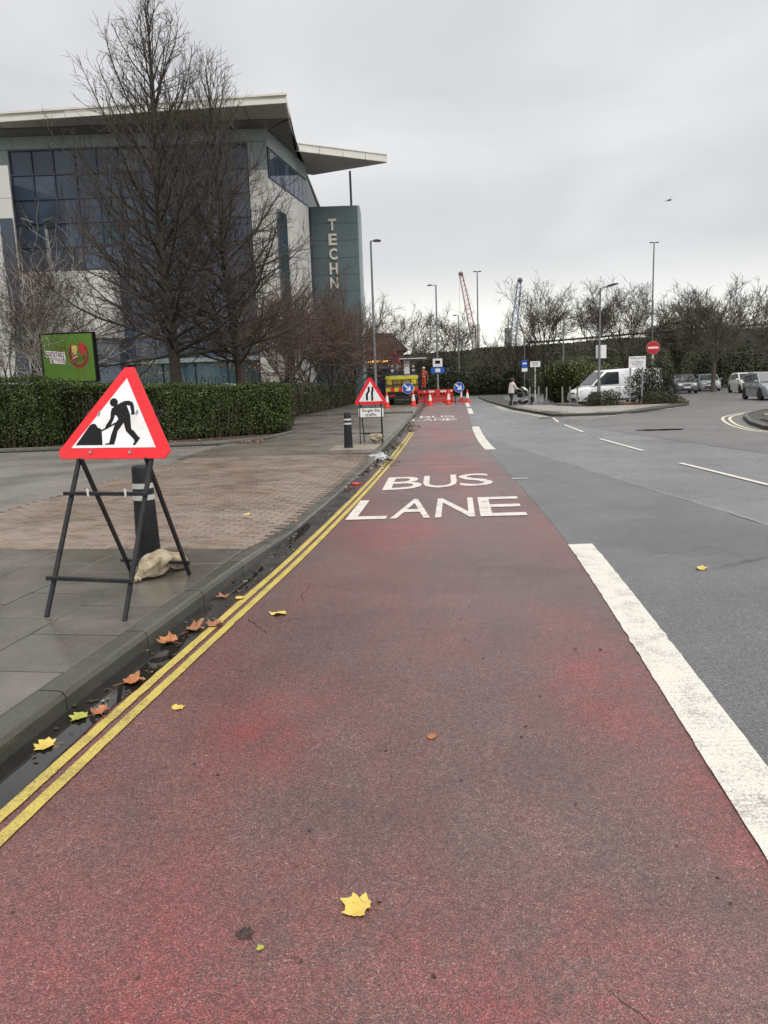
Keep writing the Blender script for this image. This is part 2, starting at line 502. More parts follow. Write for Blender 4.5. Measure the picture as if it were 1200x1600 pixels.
# ---- materials of the ground
def road_mat(name, c0, c1, speck, speck_amt, rough=(.34, .62), red=None, fine=260, crack=True, spec=.65):
    t = NT(name)
    big = t.noise(.55, 5, .6); mid = t.noise(3.1, 5, .65)
    c = t.mix(t.rng(big, .3, .7, 0, 1), c0, c1)
    if red:
        # worn pigment: strong where tyres do not run, browner and blacker elsewhere
        w = t.noise(.62, 6, .58, dist=.6, stretch=(1.9, .34, 1))
        w2 = t.noise(9, 5, .7)
        k = t.ramp(t.math('ADD', t.math('MULTIPLY', w, .8), t.math('MULTIPLY', w2, .2)), [(.45, 0.), (.70, 1.)])
        # patches where the pigment has survived
        pk = None
        for (px, py, rx, ry) in [(-.40, 1.25, 1.05, 1.1), (.35, 1.7, .6, .5), (1.15, 3.9, .35, 1.1), (1.3, 2.3, .3, .7), (-.55, 3.3, .35, .7), (.2, 8.0, .9, 1.2), (1.2, 14, .8, 3), (1.9, 24, 1.0, 5)]:
            mpn = t.n.new('ShaderNodeMapping'); mpn.vector_type = 'TEXTURE'; mpn.inputs['Location'].default_value = (px, py, 0); mpn.inputs['Scale'].default_value = (rx, ry, 1)
            t.l.new(t.pos, mpn.inputs[0]); ln = t.n.new('ShaderNodeVectorMath'); ln.operation = 'LENGTH'; t.l.new(mpn.outputs[0], ln.inputs[0])
            e_ = t.rng(ln.outputs['Value'], 1.25, .25, 0., 1.); pk = e_ if pk is None else t.math('MAXIMUM', pk, e_)
        k = t.math('MINIMUM', 1.0, t.math('ADD', t.math('MULTIPLY', k, .6), t.math('MULTIPLY', pk, t.rng(t.math('ADD', t.math('ADD', t.math('MULTIPLY', t.noise(1.7, 5, .65), .5), t.math('MULTIPLY', t.noise(5.5, 6, .7), .25)), t.math('MULTIPLY', t.noise(60, 3, .7), .25)), .40, .60, .0, .92))))
        c = t.mix(k, c, red)
        c = t.mix(t.rng(mid, .35, .75, 0, .35), c, scl(c0, .7))
    else:
        c = t.mix(t.rng(mid, .35, .75, 0, .45), c, scl(c0, .75))
    v = t.voro(fine); g = t.noise(fine * 1.1, 2, .6)
    vc = t.n.new('ShaderNodeSeparateColor'); t.l.new(t.voro(fine, out='Color'), vc.inputs[0])
    c = t.mix(1.0, c, t.ramp(vc.outputs[0], [(0., .42), (.45, .85), (.8, 1.12), (1., 1.5)]), 'MULTIPLY')
    sp = t.math('MULTIPLY', t.ramp(vc.outputs[1], [(1 - speck_amt, 0.), (1 - speck_amt * .45, 1.)]), t.rng(t.noise(2.2, 4, .7), .35, .65, .25, 1.))
    c = t.mix(t.math('MULTIPLY', sp, .42), c, speck)
    mott = t.noise(34, 4, .85); c = t.mix(1.0, c, t.ramp(mott, [(.30, .66), (.5, 1.0), (.70, 1.34)]), 'MULTIPLY')
    gaps = t.ramp(v, [(.42, 0.), (.75, 1.)])
    c = t.mix(t.math('MULTIPLY', gaps, .6), c, scl(c0, .25))
    if crack:
        e = t.voro(.42, 'DISTANCE_TO_EDGE'); wob = t.noise(5, 4, .7)
        ck = t.ramp(t.math('ADD', e, t.math('MULTIPLY', t.math('SUBTRACT', wob, .5), .05)), [(.0, 1.), (.006, 0.)])
        ck = t.math('MULTIPLY', ck, t.ramp(t.noise(.5, 3), [(.56, 0.), (.66, 1.)]))
        c = t.mix(t.math('MULTIPLY', ck, .85), c, scl(c0, .2))
    wet = t.ramp(t.noise(.8, 5, .6, dist=.4), [(.35, 0.), (.68, 1.)])
    damp = t.ramp(t.noise(.45, 6, .62, dist=.7), [(.47, 0.), (.62, 1.)])
    c = t.mix(t.math('MULTIPLY', damp, .38), c, t.mix(1.0, c, (.42, .41, .40), 'MULTIPLY'))
    t.set('Base Color', c)
    ro = t.n.new('ShaderNodeMapRange'); t.l.new(wet, ro.inputs[0]); ro.inputs[3].default_value = rough[1]; ro.inputs[4].default_value = rough[0]
    t.set('Roughness', ro.outputs[0]); t.set('Specular IOR Level', spec)
    h = t.math('SUBTRACT', t.math('MULTIPLY', g, .5), v)
    t.bump(h, .42, .004)
    return t.m
M_ROAD = road_mat('old_asphalt', (.165, .166, .169), (.22, .221, .225), (.46, .46, .45), .08, (.22, .38), fine=150)
M_PATCH = road_mat('coarse_asphalt', (.112, .112, .114), (.15, .15, .153), (.5, .5, .5), .08, (.28, .44), fine=190, spec=.8)
M_PARK = road_mat('car_park_asphalt', (.135, .122, .12), (.175, .158, .155), (.3, .28, .26), .08, (.32, .5), fine=150)
M_SIDE = road_mat('entrance_asphalt', (.205, .188, .168), (.28, .258, .232), (.34, .32, .30), .1, (.25, .5), fine=150)
M_RED = road_mat('red_lane_surface', (.128, .070, .063), (.172, .102, .093), (.62, .46, .40), .07, (.27, .44), red=(.30, .052, .053), fine=235, spec=.8)
M_FOOT = road_mat('wet_footway_asphalt', (.165, .145, .122), (.225, .20, .17), (.3, .28, .26), .1, (.16, .42), fine=120)
def gutter_mat():
    t = NT('wet_gutter')
    n = t.noise(14, 6, .7); v = t.voro(170)
    c = t.mix(n, (.018, .016, .015), (.07, .06, .054))
    c = t.mix(t.ramp(v, [(.45, 0.), (.8, .7)]), c, (.01, .01, .01))
    t.set('Base Color', c); t.set('Roughness', t.rng(t.noise(3, 4), .35, .65, .08, .4)); t.bump(t.noise(150, 3), .4, .004)
    return t.m
M_GUTTER = gutter_mat()
def water_mat():
    t = NT('puddle_water')
    t.set('Base Color', t.mix(t.noise(6, 3), (.008, .007, .006), (.022, .019, .016))); t.set('Roughness', .02); t.set('Specular IOR Level', .55)
    t.bump(t.noise(7, 2), .03, .01)
    return t.m
M_WATER = water_mat()
def paint_mat(name, c, under, ribs=None, wear=(.60, .72), diag=False):
    t = NT(name)
    n1, n2 = t.noise(5, 6, .7), t.noise(75, 4, .7)
    c2 = t.mix(n1, scl(c, .80), scl(c, 1.06))
    w = t.ramp(t.math('ADD', t.math('MULTIPLY', n1, .45), t.math('MULTIPLY', n2, .55)), [(wear[0], 0.), (wear[1], 1.)])
    cc = t.mix(w, c2, under)
    v = t.voro(230); cc = t.mix(t.ramp(v, [(.5, 0.), (.85, .45)]), cc, scl(under, .8))
    h = n2
    if ribs:
        wv = t.n.new('ShaderNodeTexWave'); wv.inputs['Scale'].default_value = ribs; wv.inputs['Distortion'].default_value = 2.2; wv.inputs['Detail'].default_value = 3
        wv.bands_direction = 'DIAGONAL' if diag else 'Y'
        wv.inputs['Detail Scale'].default_value = 2.5
        t.l.new(t.pos, wv.inputs[0])
        brk = t.ramp(t.noise(2.5, 4, .7), [(.40, 0.), (.62, 1.)])
        cc = t.mix(t.math('MULTIPLY', t.ramp(wv.outputs[1], [(.0, .35), (.22, 0.)]), brk), cc, scl(c, .42))
        h = t.math('ADD', n2, t.math('MULTIPLY', wv.outputs[1], .35))
    t.set('Base Color', cc); t.set('Roughness', .6); t.bump(h, .5, .004)
    return t.m
M_WHITE = paint_mat('white_road_paint', (.66, .64, .57), (.2, .18, .16), ribs=9, wear=(.50, .64))
M_WHITE2 = paint_mat('thin_white_road_paint', (.68, .65, .60), (.24, .17, .16), wear=(.49, .62))
M_YELLOW = paint_mat('yellow_road_paint', (.54, .42, .09), (.2, .16, .06), ribs=22, wear=(.47, .62), diag=True)
M_PALEY = paint_mat('faded_yellow_road_paint', (.60, .56, .42), (.3, .27, .2), wear=(.55, .75))
def slab_mat():
    t = NT('wet_concrete_slab')
    c = t.mix(t.orand(), (.085, .074, .061), (.14, .124, .104))
    n = t.noise(3.2, 6, .65); c = t.mix(t.rng(n, .3, .7, 0, .8), c, (.052, .046, .038))
    g = t.noise(160, 3, .6); c = t.mix(t.rng(g, .35, .75, 0, .4), c, (.24, .225, .2))
    t.set('Base Color', c)
    t.set('Roughness', t.rng(t.noise(1.3, 5, .6, dist=.5), .36, .64, .05, .30)); t.set('Specular IOR Level', .7); t.bump(t.math('ADD', g, t.math('MULTIPLY', n, .6)), .16, .004)
    return t.m
M_SLAB = slab_mat()
def brick_mat(name, ran):
    t = NT(name)
    r = ran(t)
    c = t.ramp(r, [(0., (.125, .088, .067)), (.35, (.205, .14, .106)), (.7, (.265, .186, .143)), (1., (.20, .162, .132))])
    n = t.noise(2.2, 6, .65); c = t.mix(t.rng(n, .3, .72, 0, .5), c, (.16, .145, .128))
    g = t.noise(120, 3); c = t.mix(t.rng(g, .4, .8, 0, .35), c, (.34, .29, .25))
    t.set('Base Color', c); t.set('Roughness', t.rng(t.noise(1.1, 4), .35, .65, .22, .5)); t.bump(g, .3, .004)
    return t.m
M_BRICK = brick_mat('red_paving_brick', lambda t: t.orand())
M_BRICKI = brick_mat('red_paving_brick_far', lambda t: t.irand())
M_JOINT = pm('joint_sand', (.05, .046, .038), .8, .35, 12, bump=.3)
def kerb_mat():
    t = NT('wet_concrete_kerb')
    c = t.mix(t.orand(), (.062, .060, .051), (.112, .106, .092)); n = t.noise(4, 6, .7); c = t.mix(t.rng(n, .32, .7, 0, .75), c, (.04, .043, .032))
    g = t.noise(140, 3); c = t.mix(t.rng(g, .45, .8, 0, .35), c, (.2, .19, .165)); t.set('Base Color', c)
    t.set('Roughness', t.rng(t.noise(2.4, 5, .6), .35, .65, .14, .42)); t.bump(t.math('ADD', g, t.math('MULTIPLY', n, 1.4)), .35, .004); return t.m
M_KERB = kerb_mat()
M_SOIL = pm('wet_soil', (.045, .032, .022), .75, .5, 5, bump=.9, bscale=14)
def grass_mat(name, a, b, c_):
    t = NT(name)
    c = t.ramp(t.noise(.35, 6, .7), [(.3, a), (.5, b), (.7, c_)])
    c = t.mix(t.rng(t.noise(9, 5, .7), .35, .7, 0, .6), c, scl(a, .5))
    t.set('Base Color', c); t.set('Roughness', .9); t.set('Specular IOR Level', .2); t.bump(t.noise(6, 6, .8), 1, .2)
    return t.m
M_GRASS = grass_mat('rough_grass', (.035, .042, .018), (.05, .06, .022), (.075, .072, .035))
M_BANK = grass_mat('bank_scrub', (.014, .017, .008), (.027, .032, .013), (.045, .038, .02))

# ---- ground sheets
structure(MB().poly([(-900, -300), (900, -300), (900, 1500), (-900, 1500)], -.03).build('ground', M_GRASS))
ys = [-8 + .5 * i for i in range(220)]
m = MB()
pts = [(K(y) - .02, y) for y in ys if y <= 84] + [(20, 84), (20, 78), (75, 78), (75, -8)]
m.poly(pts, 0.0)
road = structure(m.build('road', M_ROAD))
m = MB()
pts = [(RE(y) + .01, y) for y in ys if y <= 23] + [(2.95, 23), (3.05, 19.5), (3.2, 17.5), (3.45, 14.2), (3.72, 10.8), (3.92, 8.9), (4.02, 7.5), (4.3, 4), (4.6, 0), (5.0, -8)]
rngj = random.Random(4)
fine = []
for i in range(len(pts)):
    a, b = pts[i], pts[(i + 1) % len(pts)]
    n = max(1, int(math.hypot(b[0] - a[0], b[1] - a[1]) / .3)) if i > len(pts) - 11 else 1
    for j in range(n):
        q = lerp(a[0], b[0], j / n), lerp(a[1], b[1], j / n)
        fine.append((q[0] + (rngj.uniform(-.035, .035) if n > 1 else 0), q[1]))
m.poly(fine, .004)
structure(m.build('road_patch', M_PATCH))
# pale ragged sealing along the joint between the two surfacings
m = MB(); jl = [(3.1, 19.5), (3.2, 17.5), (3.45, 14.2), (3.72, 10.8), (3.92, 8.9), (4.02, 7.5), (4.3, 4), (4.6, 0)]
jp = []
for a, b in zip(jl[:-1], jl[1:]):
    for i in range(24): jp.append((lerp(a[0], b[0], i / 24), lerp(a[1], b[1], i / 24)))
vs = []
for i, p in enumerate(jp):
    w = .03 + .09 * max(0, .35 + mnoise.noise((p[1] * .7, 1, 0))) ; o_ = .05 * mnoise.noise((p[1] * 2.1, 9, 0))
    vs += [(p[0] + o_ - w * .3, p[1], .006), (p[0] + o_ + w, p[1], .006)]
m.add(vs, [(2 * i, 2 * i + 1, 2 * i + 3, 2 * i + 2) for i in range(len(jp) - 1)])
m.build('surface_joint', road_mat('worn_joint', (.2, .197, .19), (.26, .255, .25), (.4, .4, .38), .1, (.4, .6), fine=150, crack=False), road)
m = MB()
m.poly([(6.6, 26.5), (6.9, 20.5), (7.5, 14.5), (9.3, 9), (12, 5), (75, 5), (75, 77.5), (21, 77.5), (20, 60), (12, 46), (15.9, 39), (12.5, 33.2), (9.8, 30.4), (7.2, 29.5)], .004)
structure(m.build('car_park', M_PARK))
m = MB()
yy = [y for y in ys if y <= 62]
ye = [-8 + .06 * i for i in range(500)] + [y for y in yy if y > 22]
m.poly([(K(y) + .20, y) for y in yy] + [(RE(y) + .014 * mnoise.noise((y * 5, 2, 0)) + .008 * mnoise.noise((y * 17, 5, 0)), y) for y in reversed(ye)], .005)
lane = structure(m.build('bus_lane', M_RED))
m = MB()
yy = [y for y in ys if y <= 56]
m.poly([(K(y) - .01, y) for y in yy] + [(K(y) + .23 + .02 * math.sin(y * 3.1), y) for y in reversed(yy)], .0075)
structure(m.build('gutter', M_GUTTER))

# ---- puddle lying in the gutter, pools with ragged edges
for i, (a, b, w0) in enumerate([(-1.0, 5.35, .25), (5.5, 6.6, .15), (7.3, 8.6, .13)]):
    m = MB(); left, right = [], []
    n = int((b - a) / .06)
    for j in range(n + 1):
        y = lerp(a, b, j / n); e = min(1, 6 * j / n, 6 * (n - j) / n)
        w = w0 * (.35 + .65 * e) * (.90 + .14 * mnoise.noise((y * 1.3, i, 0)) + .05 * mnoise.noise((y * 9, i, 3)))
        left.append((K(y) + .004, y)); right.append((K(y) + max(.03, w), y))
    m.poly(left + right[::-1], .0105)
    structure(m.build('puddle', M_WATER))
for (cx, cy, rx, ry) in [(8.1, 21.6, .75, .3), (6.9, 30.2, .5, .18)]:
    m = MB(); pp = []
    for k in range(40):
        q = k * math.pi / 20; r = 1 + .35 * mnoise.noise((math.cos(q) * 1.6, math.sin(q) * 1.6, cx)) + .12 * mnoise.noise((math.cos(q) * 5, math.sin(q) * 5, cx))
        pp.append((cx + rx * r * math.cos(q), cy + ry * r * math.sin(q)))
    zz = .010 if cx > 4 else (.106 if cx < -3 else .1165)
    m.poly(pp, zz); structure(m.build('puddle', M_WATER))

# ---- pavement: base sheet, slabs, bricks, kerb stones
def ribbon(m, y0, y1, d0, d1, zf, step=.3):
    n = max(1, int((y1 - y0) / step)); nd = 30
    vs, fs = [], []
    for i in range(n + 1):
        y = lerp(y0, y1, i / n)
        for j in range(nd + 1):
            d = lerp(d0, d1, j / nd); p = kd(y, d); vs.append((p[0], p[1], zf(y, d)))
    for i in range(n):
        for j in range(nd):
            a = i * (nd + 1) + j; fs.append((a, a + 1, a + nd + 2, a + nd + 1))
    m.add(vs, fs)
m = MB()
ribbon(m, -6, 16.3, .10, 4.30, lambda y, d: pave_z(y, d) - .016, .15)
pave = structure(m.build('pavement', M_JOINT))
PW = 4.22
S = .6
slab_me = MB().box(-S / 2 + .006, S / 2 - .006, -S / 2 + .006, S / 2 - .006, -.05, 0).build('slab', M_SLAB, pave, bevel=.004, seg=1)
slab_me.location = (0, 0, -5)
first = True
rs = random.Random(2)
for r_ in range(8):
    d = .155 + S * (r_ + .5)
    y = 6.80 - S * (.5 if r_ % 2 else 1.0) + S / 2 - (.0 if r_ % 2 else 0)
    y = 6.80 - S / 2 - (S / 2 if r_ % 2 else 0)
    if r_ % 2:   # half slab closing the course
        pass
    while y > -1.2:
        p = kd(y, d)
        if first: o = slab_me; first = False
        else: o = slab_me.copy(); col.objects.link(o); o.parent = pave
        o.location = (p[0], p[1], pave_z(y, d) + rs.uniform(-.002, .002))
        o.rotation_euler = (rs.uniform(-.003, .003), rs.uniform(-.003, .003), -math.atan(kslope(y)))
        y -= S
half = MB().box(-S / 2 + .004, S / 2 - .004, -S / 4 + .004, S / 4 - .004, -.05, 0).build('slab', M_SLAB, pave, bevel=.004, seg=1)
for i, r_ in enumerate((1, 3, 5, 7)):
    o = half if i == 0 else half.copy()
    if i: col.objects.link(o); o.parent = pave
    d = .155 + S * (r_ + .5); y = 6.80 - S / 4; p = kd(y, d)
    o.location = (p[0], p[1], pave_z(y, d)); o.rotation_euler = (0, 0, -math.atan(kslope(y)))

bl, bw = .2, .1
bricks = []
nrow = int((16.2 - 6.82) / bw)
for i in range(nrow):
    y = 6.83 + bw * (i + .5)
    for j in range(int((PW - .15) / bl) + 1):
        d = .155 + bl * (j + .5) - (bl / 2 if i % 2 else 0)
        if d < .2 or d > PW: continue
        bricks.append((y, d))
def brick_T(y, d):
    p = kd(y, d); sl = (pave_z(y, d + .05) - pave_z(y, d - .05)) / .1
    return Matrix.Translation((p[0], p[1], pave_z(y, d) + rs.uniform(-.0015, .0015))) @ Matrix.Rotation(-math.atan(kslope(y)), 4, 'Z') @ Matrix.Rotation(math.atan(sl), 4, 'Y')
bricks.sort(key=lambda b: math.hypot(kd(*b)[0], kd(*b)[1]) + (5 if kd(*b)[0] < -.56 * kd(*b)[1] else 0))
b0 = MB().box(-bl / 2 + .005, bl / 2 - .005, -bw / 2 + .005, bw / 2 - .005, -.04, 0).build('brick', M_BRICK, pave, bevel=.003, seg=1)
for i, b in enumerate(bricks[:300]):
    o = b0 if i == 0 else b0.copy()
    if i: col.objects.link(o); o.parent = pave
    o.matrix_local = brick_T(*b)
m = MB()
for b in bricks[300:]:
    m.T = brick_T(*b); x, y = bl / 2 - .005, bw / 2 - .006
    m.add([(-x, -y, 0), (x, -y, 0), (x, y, 0), (-x, y, 0), (-x, -y, -.03), (x, -y, -.03), (x, y, -.03), (-x, y, -.03)], [(0, 1, 2, 3), (0, 4, 5, 1), (1, 5, 6, 2), (2, 6, 7, 3), (3, 7, 4, 0)])
bk = m.build('bricks', M_BRICKI, pave); bk['kind'] = 'stuff'

# kerb stones, one mesh each because they follow the falling height and the bend
def kerb_stone(parent, p0, p1, h0, h1, w=.15, back=None, name='kerb_stone', lo=-.1, gap=.011):
    """p0->p1 is the road edge, the stone lies to its left"""
    t = Vector((p1[0] - p0[0], p1[1] - p0[1], 0)); L = t.length; t.normalize(); nrm = Vector((-t.y, t.x, 0))
    prof = [(0, lo), (.004, .7), (.018, .93), (.04, 1.0), (w, 1.0), (w, lo)]
    vs = []
    for q, h in ((gap / 2, h0), (L - gap / 2, h1)):
        for d, z in prof:
            p = Vector((p0[0], p0[1], 0)) + t * q + nrm * d
            vs.append((p.x, p.y, z * h if z >= 0 else lo))
    n = len(prof)
    m = MB(); m.add(vs, [tuple(range(n))[::-1], tuple(range(n, 2 * n))] + [(i, (i + 1) % n, n + (i + 1) % n, n + i) for i in range(n)])
    return m.build(name, M_KERB, parent)
y = -1.9
while y < 56:
    y2 = y + .91
    kerb_stone(pave, (K(y), y), (K(y2), y2), upstand(y) + .002, upstand(y2) + .002)
    y = y2

# ---- footway beyond the bricks, with the kerb of the next entrance across it
m = MB()
fy = [16.25 + .5 * i for i in range(101)]
m.poly([(K(y) - .10, y) for y in fy] + [(-1.55, 66), (-2.9, 51), (-4.3, 37), (-3.1, 26), (-4.4, 20.3), (-4.55, 16.3)], .113)
foot = structure(m.build('footway', M_FOOT))
a, b = Vector((-4.2, 37.9, 0)), Vector((1.62, 37.4, 0))
for i in range(6):
    p, q = a.lerp(b, i / 6), a.lerp(b, (i + 1) / 6)
    kerb_stone(foot, p[:2], q[:2], .21, .21)
for (x0, x1, y0, y1, c) in [(-1.25, -.2, 17.2, 18.6, (.24, .21, .17))]:
    structure(MB().poly([(x0, y0), (x1 + .12, y0 - .1), (x1 + .2, y1), (x0 + .1, y1 + .1)], .1165).build('concrete_pad', pm('pale_concrete', c, .4, .2, 8, bump=.3)))

# ---- car park entrance on the left, hedge bed with its kerb
m = MB()
ey = [1.0 + .5 * i for i in range(39)]
m.poly([kd(y, PW + .04) for y in ey] + [(-4.5, 20.25), (-45, 20.6), (-45, 1)], .101)
structure(m.build('entrance_road', M_SIDE))
m = MB()
m.poly([(-45, 20.5), (-4.45, 20.2), (-3.3, 22.0), (-2.95, 24.4), (-3.2, 27), (-4.4, 37), (-1.6, 66), (-3, 66), (-8, 40), (-45, 34)], .13)
bed = structure(m.build('planting_bed', M_SOIL))
kp = [(-17, 20.42), (-4.9, 20.25), (-4.2, 20.5), (-3.6, 21.2), (-3.15, 22.3), (-2.8, 24.2)]
for a, b in zip(kp[:-1], kp[1:]):
    n = max(1, round(math.hypot(b[0] - a[0], b[1] - a[1]) / .91))
    for i in range(n):
        p = (lerp(a[0], b[0], i / n), lerp(a[1], b[1], i / n)); q = (lerp(a[0], b[0], (i + 1) / n), lerp(a[1], b[1], (i + 1) / n))
        kerb_stone(bed, p, q, .215, .215, w=.13)

# ---- road markings
def strip(m, f, y0, y1, w, z, step=.25):
    n = max(2, int((y1 - y0) / step)); L, Rr = [], []
    for i in range(n + 1):
        y = lerp(y0, y1, i / n); x = f(y); L.append((x - w / 2, y)); Rr.append((x + w / 2, y))
    vs = [(*p, z) for p in L] + [(*p, z) for p in Rr]
    m.add(vs, [(i, n + 1 + i, n + 2 + i, i + 1) for i in range(n)])
def jag(seed, amp=.006): return lambda y: amp * mnoise.noise((y * 9, seed, 0))
for i, o_ in enumerate((.262, .358)):
    m = MB(); j = jag(i)
    strip(m, lambda y: K(y) + o_ + .0016 * max(0, y) + j(y), -3, 24.3, .057, .0115, .08)
    m.build('yellow_line', M_YELLOW, road)
m = MB(); j = jag(5, .01)
strip(m, lambda y: RE(y) + .115 + j(y), -6, 6.98, .235, .0115, .05); m.build('lane_line', M_WHITE, road)
m = MB(); strip(m, lambda y: lerp(2.54, 3.33, ((y - 17.2) / 8.95) ** 1.25) + j(y), 17.2, 26.15, .25, .0115); m.build('lane_line', M_WHITE, road)
for a, b in ((36.5, 44), (46.5, 56)):
    m = MB(); strip(m, lambda y: RE(y) + .12, a, b, .25, .0115); m.build('lane_line', M_WHITE, road)
def seg(p, q, w, mat=M_WHITE2, name='centre_line', z=.0115):
    p, q = Vector((*p, 0)), Vector((*q, 0)); t = (q - p).normalized(); n = Vector((-t.y, t.x, 0)) * w / 2
    return MB().poly([(p - n)[:2], (q - n)[:2], (q + n)[:2], (p + n)[:2]], z).build(name, mat, road)
for p, q in (((5.47, 9.2), (5.38, 13.3)), ((5.56, 15.7), (5.66, 19.2)), ((5.92, 21.7), (6.28, 25.4)), ((5.6, 1.0), (5.55, 5.0))): seg(p, q, .10)
seg((6.45, 27.0), (7.0, 30.2), .09)
seg((7.0, 30.35), (9.3, 30.15), .12, name='edge_line'); seg((6.75, 29.1), (8.0, 28.75), .10, name='edge_line'); seg((8.0, 28.72), (14.3, 35.6), .10, name='edge_line')
seg((2.10, 11.95), (2.36, 11.92), .07, name='edge_line')
seg((3.2, 51.0), (6.0, 50.2), .18, name='stop_line')
# words on the lane
def word(letters, p0, p1, hvec, spans, z=.0115, off=.004):
    p0, p1 = Vector((*p0, 0)), Vector((*p1, 0)); ax = p1 - p0; hv = Vector((*hvec, 0))
    for ch, (a, b) in zip(letters, spans):
        text_obj('letter_' + ch.lower(), ch, M_WHITE2, lambda u, v, w: tuple(p0 + ax * (a + (b - a) * u) + hv * v + Vector((0, 0, z))), lane, offset=off)
LS = [(0, .225), (.247, .468), (.495, .715), (.745, 1.0)]
word('LANE', (-.47, 8.72), (1.70, 8.62), (.15, 1.46), LS)
word('BUS', (-.02, 11.12), (1.72, 11.28), (.12, 1.5), [(0, .345), (.355, .67), (.69, 1.0)])
word('LANE', (1.27, 31.4), (3.20, 30.85), (.15, 1.8), LS)
word('BUS', (1.75, 33.9), (3.35, 33.6), (.15, 1.8), [(0, .345), (.355, .67), (.69, 1.0)])

# ---- cracks in the lane: thin dark fissures
M_CRACK = pm('crack_shadow', (.018, .013, .012), .9, .3, 20, spec=.1)
def crack(pts, w, seed):
    rg0 = random.Random(seed); D = []
    for a, b in zip(pts[:-1], pts[1:]):
        n = max(2, int(math.hypot(b[0] - a[0], b[1] - a[1]) / .035))
        for i in range(n): D.append((lerp(a[0], b[0], i / n) + rg0.gauss(0, .008), lerp(a[1], b[1], i / n) + rg0.gauss(0, .006)))
    vs = []
    for i, p in enumerate(D):
        q = D[min(i + 1, len(D) - 1)]; r_ = D[max(i - 1, 0)]; t = Vector((q[0] - r_[0], q[1] - r_[1])).normalized(); k = w * rg0.uniform(.3, 1) * min(1, 4 * i / len(D) + .2, 4 * (len(D) - i) / len(D))
        vs += [(p[0] - t.y * k / 2, p[1] + t.x * k / 2, .0068), (p[0] + t.y * k / 2, p[1] - t.x * k / 2, .0068)]
    m = MB(); m.add(vs, [(2 * i, 2 * i + 1, 2 * i + 3, 2 * i + 2) for i in range(len(D) - 1)]); m.build('crack', M_CRACK, lane)
crack([(-1.0, 5.05), (-.9, 4.85), (-.78, 4.62)], .008, 1); 
crack([(.55, 1.70), (.60, 1.62), (.64, 1.52)], .004, 4); crack([(-.62, 5.9), (-.66, 5.5), (-.60, 5.3)], .004, 3)
crack([(-.4, 14.6), (.6, 14.45), (2.2, 14.3)], .02, 8); crack([(.3, 20.2), (1.6, 20.0), (2.7, 19.8)], .025, 9)

# ---- island pavement in front of the van
isl = [(7.25, 31.35), (7.6, 31.0), (9.8, 30.95), (11.2, 32.0), (13.0, 34.2), (15.6, 37.7), (15.9, 39.3), (15.2, 40.4), (10.7, 40.6), (8.9, 43.5), (9.4, 56), (11.5, 70), (9.2, 70), (8.0, 56), (7.5, 46), (7.1, 40)]
m = MB(); m.prism(isl, -.05, .103); island = structure(m.build('island_pavement', M_JOINT))
isl_k = isl[-1:] + isl[:7]
for a, b in list(zip(isl_k[:-1], isl_k[1:])) + [(isl[-2], isl[-1]), (isl[-3], isl[-2])]:
    n = max(1, round(math.hypot(b[0] - a[0], b[1] - a[1]) / .91))
    for i in range(n):
        p = (lerp(a[0], b[0], i / n), lerp(a[1], b[1], i / n)); q = (lerp(a[0], b[0], (i + 1) / n), lerp(a[1], b[1], (i + 1) / n))
        hh = .125 if a[0] < 11 else .06
        kerb_stone(island, p, q, hh, hh, w=.14)
from mathutils.geometry import intersect_point_tri_2d
def inside(p, poly):
    c = False; j = len(poly) - 1
    for i in range(len(poly)):
        if (poly[i][1] > p[1]) != (poly[j][1] > p[1]) and p[0] < (poly[j][0] - poly[i][0]) * (p[1] - poly[i][1]) / (poly[j][1] - poly[i][1]) + poly[i][0]: c = not c
        j = i
    return c
M_SLAB2 = pm('pale_paving_slab', (.27, .25, .22), .42, .25, 3, bump=.2)
sl0 = MB().box(-.443, .443, -.293, .293, -.05, 0).build('slab', M_SLAB2, island)
cnt = 0
for i in range(14):
    for j in range(22):
        x, y = 7.75 + .9 * i + (.45 if j % 2 else 0), 31.5 + .6 * j
        if all(inside((x + dx * .55, y + dy * .36), isl) for dx in (-1, 1) for dy in (-1, 1)) and not (y > 38.0 and x > 10.4):
            o = sl0 if cnt == 0 else sl0.copy()
            if cnt: col.objects.link(o); o.parent = island
            o.location = (x, y, .118 + rs.uniform(-.003, .003)); cnt += 1
structure(MB().prism([(10.2, 38.1), (15.4, 37.75), (15.95, 38.5), (15.7, 40.5), (14.6, 41.0), (10.4, 40.6), (9.6, 41.6)], .05, .16).build('shrub_bed', M_SOIL))

# ---- block paved island at the right edge
ri = [(12.2, 25.0), (11.2, 22.6), (10.5, 20.3), (10.9, 18.6), (12.5, 17.6), (26, 17.2), (26, 33.5), (18, 31.3), (14.8, 28.9), (13.0, 26.6)]
isr = structure(MB().prism(ri, -.05, .10).build('side_island', M_JOINT))
rk = [ri[7], ri[8], ri[9]] + ri[0:5]
for a, b in zip(rk[:-1], rk[1:]):
    n = max(1, round(math.hypot(b[0] - a[0], b[1] - a[1]) / .91))
    for i in range(n):
        kerb_stone(isr, (lerp(a[0], b[0], i / n), lerp(a[1], b[1], i / n)), (lerp(a[0], b[0], (i + 1) / n), lerp(a[1], b[1], (i + 1) / n)), .13, .13, w=.14)
m = MB()
for i in range(66):
    for j in range(60):
        x, y = 11.2 + .2 * i + (.1 if j % 2 else 0), 18.6 + .2 * j
        if all(inside((x + dx * .5, y + dy * .5), ri) for dx in (-1, 1) for dy in (-1, 1)) and x + y * .45 > 24.2:
            m.box(x - .095, x + .095, y - .092, y + .092, .08, .128)
o = m.build('bricks', M_BRICKI, isr); o['kind'] = 'stuff'
structure(MB().poly([(11.0, 20.4), (11.7, 18.9), (14.5, 18.6), (12.4, 22.5), (11.9, 23.4)], .131).build('verge', M_SOIL))
